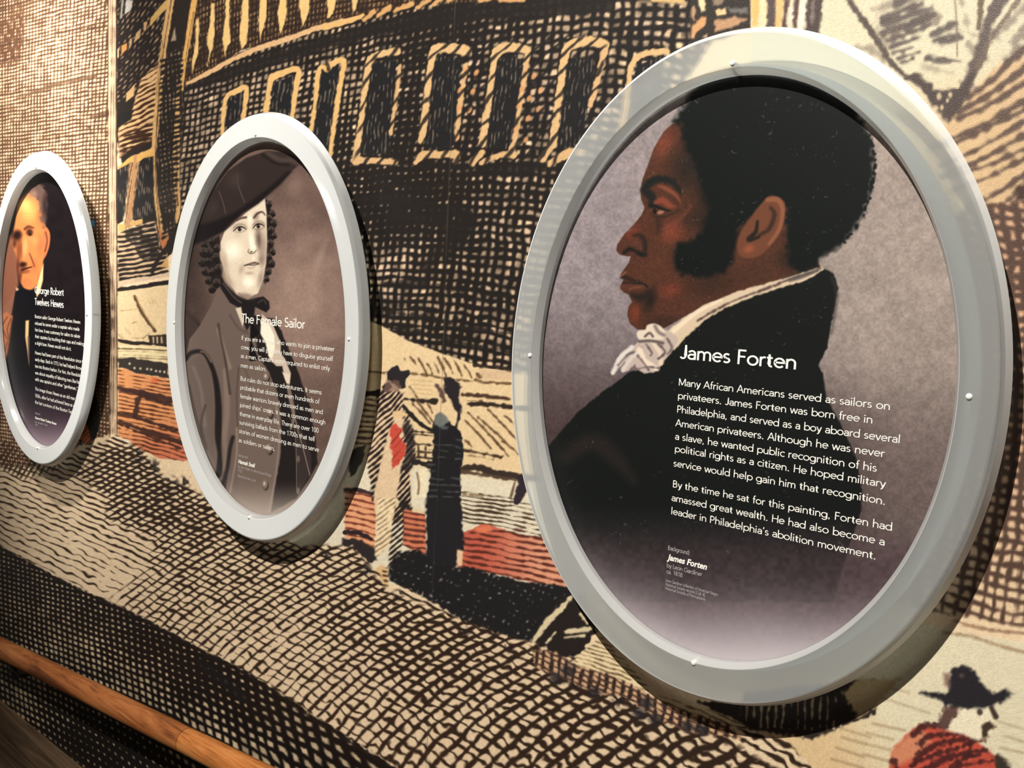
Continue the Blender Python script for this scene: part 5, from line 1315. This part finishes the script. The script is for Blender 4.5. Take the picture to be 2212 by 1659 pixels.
# plain geometric letters as pen strokes on centre lines; capital height 1; (advance, strokes)
O_ = lambda cx: arc(cx, .33, .28, .29, 0, 360)
PEN = {
    'a': (.52, [arc(.25, .44, .20, .175, 160, 0) + [(.45, 0)], [(.45, .36), (.27, .36)] + arc(.22, .20, .18, .155, 95, 280) + arc(.25, .24, .20, .20, 280, 350)]),
    'b': (.64, [[(.07, 1.05), (.07, 0)], O_(.34)]), 'c': (.50, [arc(.31, .33, .27, .29, 48, 312)]), 'd': (.66, [[(.57, 1.05), (.57, 0)], O_(.30)]),
    'e': (.60, [[(.03, .345), (.56, .345)] + arc(.30, .33, .265, .29, 3, 318)]), 'f': (.31, [[(.14, 0), (.14, .84)] + arc(.29, .86, .15, .15, 180, 75), [(0, .61), (.29, .61)]]),
    'g': (.66, [O_(.30), [(.57, .64), (.57, -.04)] + arc(.31, -.04, .26, .21, 0, -150)]), 'h': (.60, [[(.07, 1.05), (.07, 0)], arc(.29, .38, .22, .235, 180, 0) + [(.51, 0)]]),
    'i': (.20, [[(.08, .64), (.08, 0)], [(.08, .93), (.08, .82)]]), 'j': (.20, [[(.08, .64), (.08, -.12)] + arc(-.03, -.12, .11, .13, 0, -100), [(.08, .93), (.08, .82)]]),
    'k': (.52, [[(.07, 1.05), (.07, 0)], [(.47, .64), (.10, .32)], [(.19, .40), (.50, 0)]]), 'l': (.20, [[(.08, 1.05), (.08, 0)]]),
    'm': (.92, [[(.07, .64), (.07, 0)], arc(.26, .40, .19, .21, 180, 0) + [(.45, 0)], arc(.64, .40, .19, .21, 180, 0) + [(.83, 0)]]),
    'n': (.60, [[(.07, .64), (.07, 0)], arc(.29, .38, .22, .235, 180, 0) + [(.51, 0)]]), 'o': (.64, [O_(.31)]), 'p': (.66, [[(.07, .64), (.07, -.28)], O_(.34)]), 'q': (.66, [[(.57, .64), (.57, -.28)], O_(.30)]),
    'r': (.36, [[(.07, .64), (.07, 0)], arc(.28, .38, .21, .235, 180, 70)]), 's': (.44, [arc(.21, .475, .155, .14, 35, 270) + arc(.20, .185, .175, .145, 90, -148)]),
    't': (.37, [[(.15, .84), (.15, .18)] + arc(.28, .18, .13, .135, 180, 290), [(0, .61), (.33, .61)]]), 'u': (.60, [[(.51, .64), (.51, 0)], arc(.28, .26, .22, .22, 360, 180) [::1] + [(.06, .64)]]),
    'v': (.50, [[(.01, .66), (.25, .0)], [(.25, .0), (.49, .66)]]), 'w': (.78, [[(.01, .66), (.20, .0)], [(.20, .0), (.39, .64)], [(.39, .64), (.58, .0)], [(.58, .0), (.77, .66)]]),
    'x': (.50, [[(.02, .66), (.48, 0)], [(.46, .66), (.0, 0)]]), 'y': (.50, [[(.01, .66), (.26, .02)], [(.49, .66), (.22, -.10)] + arc(.08, -.10, .14, .13, 0, -100)]), 'z': (.46, [[(.03, .61), (.42, .61)], [(.42, .62), (.04, .04)], [(.03, .05), (.44, .05)]]),
    'A': (.72, [[(.01, 0), (.36, 1)], [(.36, 1), (.71, 0)], [(.14, .34), (.58, .34)]]), 'B': (.62, [[(.08, 0), (.08, 1)], [(.08, .95), (.28, .95)] + arc(.28, .74, .20, .21, 90, -90) + [(.08, .53)], [(.08, .53), (.30, .53)] + arc(.30, .29, .24, .24, 90, -90) + [(.08, .05)]]),
    'C': (.80, [arc(.49, .5, .45, .46, 44, 316)]), 'F': (.54, [[(.08, 0), (.08, 1)], [(.08, .95), (.50, .95)], [(.08, .53), (.46, .53)]]), 'G': (.86, [arc(.49, .5, .45, .46, 46, 326) + [(.80, .48)], [(.52, .48), (.84, .48)]]),
    'H': (.74, [[(.08, 0), (.08, 1)], [(.65, 0), (.65, 1)], [(.08, .53), (.65, .53)]]), 'I': (.20, [[(.09, 0), (.09, 1)]]), 'J': (.46, [[(.36, 1), (.36, .24)] + arc(.19, .24, .17, .195, 0, -150)]),
    'L': (.46, [[(.08, 1), (.08, .05), ], [(.08, .05), (.46, .05)]]), 'M': (.92, [[(.08, 0), (.08, 1)], [(.09, 1), (.45, .1)], [(.45, .1), (.82, 1)], [(.83, 0), (.83, 1)]]), 'N': (.80, [[(.08, 0), (.08, 1)], [(.09, 1), (.70, 0)], [(.71, 0), (.71, 1)]]),
    'P': (.58, [[(.08, 0), (.08, 1)], [(.08, .95), (.29, .95)] + arc(.29, .70, .23, .25, 90, -90) + [(.08, .45)]]), 'R': (.60, [[(.08, 0), (.08, 1)], [(.08, .95), (.29, .95)] + arc(.29, .72, .21, .23, 90, -90) + [(.08, .49)], [(.30, .49), (.56, 0)]]),
    'S': (.58, [arc(.28, .725, .21, .225, 38, 270) + arc(.28, .275, .24, .225, 90, -148)]), 'T': (.56, [[(.28, 0), (.28, .95)], [(0, .95), (.56, .95)]]), 'W': (1.04, [[(.01, 1), (.27, .0)], [(.27, .0), (.52, .98)], [(.52, .98), (.77, .0)], [(.77, .0), (1.03, 1)]]),
    '0': (.58, [arc(.28, .5, .235, .46, 0, 360)]), '1': (.58, [[(.33, 0), (.33, 1)], [(.33, .97), (.12, .78)]]), '2': (.58, [arc(.28, .70, .21, .26, 160, -35) + [(.05, .05)], [(.04, .05), (.52, .05)]]), '3': (.58, [arc(.26, .735, .19, .22, 140, -90), arc(.26, .28, .23, .235, 90, -145)]),
    '5': (.58, [[(.46, .95), (.15, .95)], [(.15, .97), (.11, .52)], arc(.25, .32, .24, .275, 125, -140)]), '7': (.58, [[(.05, .95), (.51, .95)], [(.51, .96), (.18, 0)]]), '8': (.58, [arc(.28, .735, .19, .215, 0, 360), arc(.28, .285, .23, .24, 0, 360)]),
    '.': (.26, [[(.11, .0), (.11, .12)]]), ',': (.26, [[(.13, .12), (.07, -.12)]]), '\u2019': (.20, [[(.12, 1.0), (.07, .74)]]), '\u201c': (.34, [[(.06, .74), (.11, 1.0)], [(.21, .74), (.26, 1.0)]]), '\u201d': (.34, [[(.12, 1.0), (.07, .74)], [(.27, 1.0), (.22, .74)]]),
    '(': (.28, [arc(.45, .42, .36, .66, 125, 235)]), ')': (.28, [arc(-.17, .42, .36, .66, 55, -55)]), '[': (.28, [[(.22, 1.05), (.09, 1.05), (.09, -.2), (.22, -.2)]]), ']': (.28, [[(.05, 1.05), (.18, 1.05), (.18, -.2), (.05, -.2)]]),
    '\u00a9': (.90, [arc(.45, .5, .42, .44, 0, 360), arc(.45, .5, .2, .22, 50, 310)]), ' ': (.30, [])}


def pen_mesh(text, weight):
    """lettering drawn with a broad even pen: flat ribbons along the strokes of each letter"""
    V, T = [], []
    x, k = 0., 0
    for ch in text:
        adv, strokes = PEN[ch]
        for st in strokes:
            P = np.array(st, float) + (x, 0)
            wd = weight * (1.45 if ch == '.' or (ch in 'ij' and len(st) == 2 and st[0][1] > .8) else 1.)
            d = np.gradient(P, axis=0)
            seg = np.diff(P, axis=0)
            seg /= np.linalg.norm(seg, axis=1)[:, None] + 1e-9
            tan = np.concatenate([seg[:1], (seg[:-1] + seg[1:]), seg[-1:]])
            if np.allclose(P[0], P[-1]):
                tan[0] = tan[-1] = seg[0] + seg[-1]
            tan /= np.linalg.norm(tan, axis=1)[:, None] + 1e-9
            nrm = np.stack([-tan[:, 1], tan[:, 0]], 1)
            cosh = np.ones(len(P))
            cosh[:-1] = np.clip((tan[:-1] * seg).sum(1), .6, 1)
            off = nrm * (wd / 2 / cosh)[:, None]
            n0 = len(V)
            k += 1
            lift = np.full((len(P), 1), .00003 * (k % 4))
            V.extend(np.concatenate([P + off, lift], 1).tolist())
            V.extend(np.concatenate([P - off, lift], 1).tolist())
            m = len(P)
            for i in range(m - 1):
                T.append((n0 + i, n0 + m + i, n0 + m + i + 1))
                T.append((n0 + i, n0 + m + i + 1, n0 + i + 1))
        x += adv + .055
    return np.array(V), np.array(T, np.int32)


CAP = None


def text_block(name, parent, lines, cap, mat, y=PRINT_Y - .00025, shear=0., bold=0., margin=None, clip=None, pen=.098):
    """lines: (text, left x, left y, right x, right y) of each baseline in the photograph"""
    global CAP
    if CAP is None:
        co, _ = glyph_mesh('H')
        CAP = float(co[:, 1].max() - co[:, 1].min())
    V, T, n = [], [], 0
    for text, lx, ly, rx, ry in lines:
        co, tri = pen_mesh(text, pen) if pen else glyph_mesh(text, shear, bold)
        L, Rr = at(lx, ly, y), at(rx, ry, y)
        z = (L[2] + Rr[2]) / 2
        xa = L[0] if margin is None else margin
        k = (Rr[0] - xa) / (co[:, 0].max() - co[:, 0].min())
        X = xa + (co[:, 0] - co[:, 0].min()) * k
        Zc = z + co[:, 1] * cap / (1. if pen else CAP)
        if clip is not None:
            keep = ((X[tri].mean(1) - clip[0]) / clip[2]) ** 2 + ((Zc[tri].mean(1) - clip[1]) / clip[3]) ** 2 < 1
            tri = tri[keep]
        V.append(np.stack([X, y - co[:, 2], Zc], 1))
        T.append(tri + n)
        n += len(co)
    V = np.concatenate(V) - np.array(parent.matrix_local.translation if parent.parent is None else parent.parent.location)
    T = np.concatenate(T)
    me = bpy.data.meshes.new(name)
    me.from_pydata(V.tolist(), [], T.tolist())
    return link_mesh(name, me, mat, parent, smooth=False)


# ================================================================ oval panels
def lerp_oval(f, g=0.):
    return (IA + (RA - IA) * f + g, IB + (RB - IB) * f + g)


def with_margin(paint, cx, cz):
    """the sheet carries a plain grey margin outside the picture oval"""
    def f(c):
        paint(c)
        e = np.hypot((c.X - cx) / (IA + .002), (c.Z - cz) / (IB + .002))
        c.col += (C3((150, 155, 153)) - c.col) * sstep(1, 1.006, e)[..., None]
    return f


PINS = [(-.2125, 0), (.2180, .0036), (.0015, .2730), (.0040, -.2690)]


def panel(i, name, label, part_label, paint, step):
    cx, cz = PANELS[i]
    r = bpy.data.objects.new(name, None)
    COL.objects.link(r)
    r.location = (cx, WALL_Y, cz)
    tag(r, label, 'wall panel', 'oval portrait panels along the mural wall')
    Y = lambda y: y - WALL_Y
    f = lambda q, y, g=0.: lerp_oval(q, g) + (Y(y),)
    prof = [f(0, .0132), f(0, .0080), f(.095, .0014), f(.115, .0003), f(.13, 0), f(.5, 0), f(.93, 0), f(.975, .0006), f(1, .0018, .0002), f(1, .0040, .0018), f(1, .0046, .0020), f(1, .0120, .0050), f(1, .0132, .0046), f(.5, .0132)]
    ring = from_bm('acrylic_ring', oval_sweep(prof, 220), M_ring, r)
    ring.data.materials.append(M_ring_back)
    ring.data.materials.append(M_ring_edge)
    for p in ring.data.polygons:
        ys = [ring.data.vertices[k].co.y - Y(0) for k in p.vertices]
        e = math.hypot(p.center.x / (IA + .001), p.center.z / (IB + .001))
        p.material_index = 1 if min(ys) > .0125 else 2 if e < 1.012 and max(ys) > .0013 else 0
    ring['label'] = 'thick frosted clear acrylic oval ring'
    ba, bb = .2215, .2735
    bk = from_bm('backing_plate', oval_sweep([(ba, bb, Y(.0154)), (ba, bb, Y(.0215))], 160, closed=False), M_back, r, smooth=False)
    nx, nz = int(.444 / step[0]), int(.548 / step[1])
    sheet = art_mesh('portrait_print', cx + np.linspace(-.222, .222, nx), cz + np.linspace(-.274, .274, nz), PRINT_Y, with_margin(paint, cx, cz), M_print, r, (cx, WALL_Y, cz), (cx, cz, ba, bb))
    sheet['label'] = part_label
    for q in PINS:
        pin = from_bm('standoff_pin', tube([(q[0], Y(-.0016), q[1]), (q[0], Y(-.0012), q[1]), (q[0], Y(0), q[1]), (q[0], Y(.0130), q[1])], [.0012, .0021, .0025, .0016], 14), M_pin, r)
    for sx, sz in ((-.12, -.17), (.12, -.17), (-.12, .17), (.12, .17)):
        from_bm('wall_standoff', tube([(sx, Y(.0214), sz), (sx, Y(WALL_Y) - .0002, sz)], .010, 20), M_iron, r)
    return r, sheet


pr, sheet_r = panel(2, 'oval_portrait_panel', 'largest, nearest oval panel at right, profile of a man in dark coat and white neckcloth', 'print of a man in profile facing left, dark coat, white neckcloth', paint_profile, (.00072, .00072))
pm, sheet_m = panel(1, 'oval_portrait_panel', 'middle oval panel, sepia portrait of a woman in a cocked hat and buttoned coat', 'sepia print of a woman in a cocked hat and buttoned coat', paint_sailor, (.00085, .00075))
pl, sheet_l = panel(0, 'oval_portrait_panel', 'farthest oval panel at left edge, old man in black coat on dark ground', 'print of an old man in a black coat on a dark ground', paint_elder, (.0011, .0009))

z1_, z2_ = Z(1420, 720, 3.95), Z(1420, 1000, 3.95)


def L(text, zl, l, zr, r):
    a, b = zl(l)[0], zr(r)[0]
    return (text, a[0], a[1], b[0], b[1])


text_block('title_lettering', sheet_r, [L('James Forten', z1_, (190, 226), z1_, (1182, 297))], .0132, M_letter, pen=.118)
text_block('body_lettering', sheet_r, [
    L('Many African Americans served as sailors on', z1_, (182, 457), z1_, (1983, 641)),
    L('privateers. James Forten was born free in', z1_, (175, 568), z1_, (1833, 759)),
    L('Philadelphia, and served as a boy aboard several', z1_, (168, 686), z1_, (2066, 926)),
    L('American privateers. Although he was never', z1_, (152, 802), z1_, (1940, 1046)),
    L('a slave, he wanted public recognition of his', z1_, (150, 915), z2_, (1872, 65)),
    L('political rights as a citizen. He hoped military', z1_, (148, 1032), z2_, (1950, 188)),
    L('service would help gain him that recognition.', z2_, (137, 38), z2_, (1940, 347)),
    L('By the time he sat for this painting, Forten had', z2_, (132, 216), z2_, (2002, 570)),
    L('amassed great wealth. He had also become a', z2_, (120, 332), z2_, (1938, 695)),
    L('leader in Philadelphia\u2019s abolition movement.', z2_, (118, 448), z2_, (1860, 812))], .0068, M_letter)
text_block('credit_heading', sheet_r, [L('James Forten', z2_, (82, 826), z2_, (422, 910))], .0056, M_letter, shear=.22, bold=.03, pen=0)
text_block('credit_lettering', sheet_r, [
    L('(background)', z2_, (90, 742), z2_, (272, 783)),
    L('by Leon Gardiner', z2_, (80, 892), z2_, (382, 966)),
    L('ca. 1818', z2_, (78, 944), z2_, (212, 974))], .0043, M_letter_dim)
text_block('collection_lettering', sheet_r, [
    L('Leon Gardiner collection of American Negro', z2_, (72, 1018), z2_, (517, 1130)),
    L('Historical Society records [Coll. 8],', z2_, (70, 1050), z2_, (410, 1138)),
    L('Historical Society of Pennsylvania', z2_, (68, 1084), z2_, (407, 1172))], .0030, M_letter_dim)

z3_, z4_ = Z(490, 670, 8.508), Z(490, 800, 6.381)
text_block('title_lettering', sheet_m, [L('The Female Sailor', z3_, (270, 238), z3_, (1435, 334))], .0132, M_letter, pen=.118)
text_block('body_lettering', sheet_m, [
    L('If you are a woman who wants to join a privateer', z3_, (272, 558), z3_, (1978, 750)),
    L('crew, you will probably have to disguise yourself', z3_, (262, 728), z3_, (1952, 926)),
    L('as a man. Captains were required to enlist only', z3_, (258, 893), z3_, (1895, 1093)),
    L('men as sailors.', z3_, (256, 1058), z3_, (728, 1115)),
    L('But rules do not stop adventurers. It seems', z4_, (190, 151), z4_, (1307, 325)),
    L('probable that dozens or even hundreds of', z4_, (185, 272), z4_, (1277, 451)),
    L('female warriors bravely dressed as men and', z4_, (183, 391), z4_, (1322, 596)),
    L('joined ships\u2019 crews. It was a common enough', z4_, (180, 512), z4_, (1357, 736)),
    L('theme in everyday life. There are over 100', z4_, (178, 637), z4_, (1264, 851)),
    L('surviving ballads from the 1700s that tell', z4_, (173, 754), z4_, (1207, 966)),
    L('stories of women dressing as men to serve', z4_, (168, 873), z4_, (1270, 1115)),
    L('as soldiers or sailors.', z4_, (165, 994), z4_, (662, 1105))], .0066, M_letter)
text_block('credit_heading', sheet_m, [L('Hannah Snell', z4_, (157, 1281), z4_, (388, 1337))], .0056, M_letter, shear=.22, bold=.03, pen=0)
text_block('credit_lettering', sheet_m, [
    L('(background)', z4_, (158, 1186), z4_, (286, 1216)),
    L('by John Faber Jr. after Richard Phelps', z4_, (155, 1347), z4_, (615, 1465)),
    L('1750', z4_, (152, 1398), z4_, (208, 1412)),
    L('\u00a9National Portrait Gallery, London', z4_, (150, 1472), z4_, (397, 1536))], .0040, M_letter_dim)

z5_ = Z(0, 600, 3.77)
oc = (PANELS[0][0], PANELS[0][1], .2205, .2725)
text_block('title_lettering', sheet_l, [L('George Robert', z5_, (283, 127), z5_, (518, 147)), L('Twelves Hewes', z5_, (283, 223), z5_, (518, 243))], .0135, M_letter, pen=.118)
text_block('body_lettering', sheet_l, [
    L('Boston sailor George Robert Twelves Hewes', z5_, (285, 332), z5_, (654, 371)),
    L('refused to serve under a captain who made', z5_, (285, 386), z5_, (647, 429)),
    L('him bow. It was customary for sailors to salute', z5_, (286, 440), z5_, (652, 487)),
    L('their captains by touching their caps and making', z5_, (286, 493), z5_, (684, 549)),
    L('a slight bow. Hewes would not do it.', z5_, (286, 548), z5_, (580, 589)),
    L('Hewes had been part of the Revolution since the', z5_, (286, 629), z5_, (697, 694)),
    L('early days. Back in 1773, he had helped throw', z5_, (286, 684), z5_, (668, 745)),
    L('tea into Boston harbor. For him, the Revolution', z5_, (286, 738), z5_, (672, 805)),
    L('was about equality of laboring men like himself', z5_, (286, 793), z5_, (690, 866)),
    L('with sea captains and other \u201cgentlemen.\u201d', z5_, (286, 846), z5_, (630, 910)),
    L('This image shows Hewes as an old man in the', z5_, (286, 925), z5_, (668, 1003)),
    L('1830s, after he had achieved fame as one of', z5_, (286, 981), z5_, (655, 1058)),
    L('the last survivors of the Boston Tea Party.', z5_, (286, 1035), z5_, (645, 1112))], .0068, M_letter, clip=oc)
text_block('credit_heading', sheet_l, [L('George Robert Twelves Hewes', z5_, (286, 1150), z5_, (459, 1198))], .0052, M_letter, shear=.22, bold=.02, pen=0)
text_block('credit_lettering', sheet_l, [
    L('(background)', z5_, (286, 1108), z5_, (327, 1118)),
    L('by Joseph Cole', z5_, (286, 1180), z5_, (388, 1208)),
    L('1835', z5_, (287, 1202), z5_, (308, 1208))], .0038, M_letter_dim)
for o in COL.objects:
    o.select_set(False)
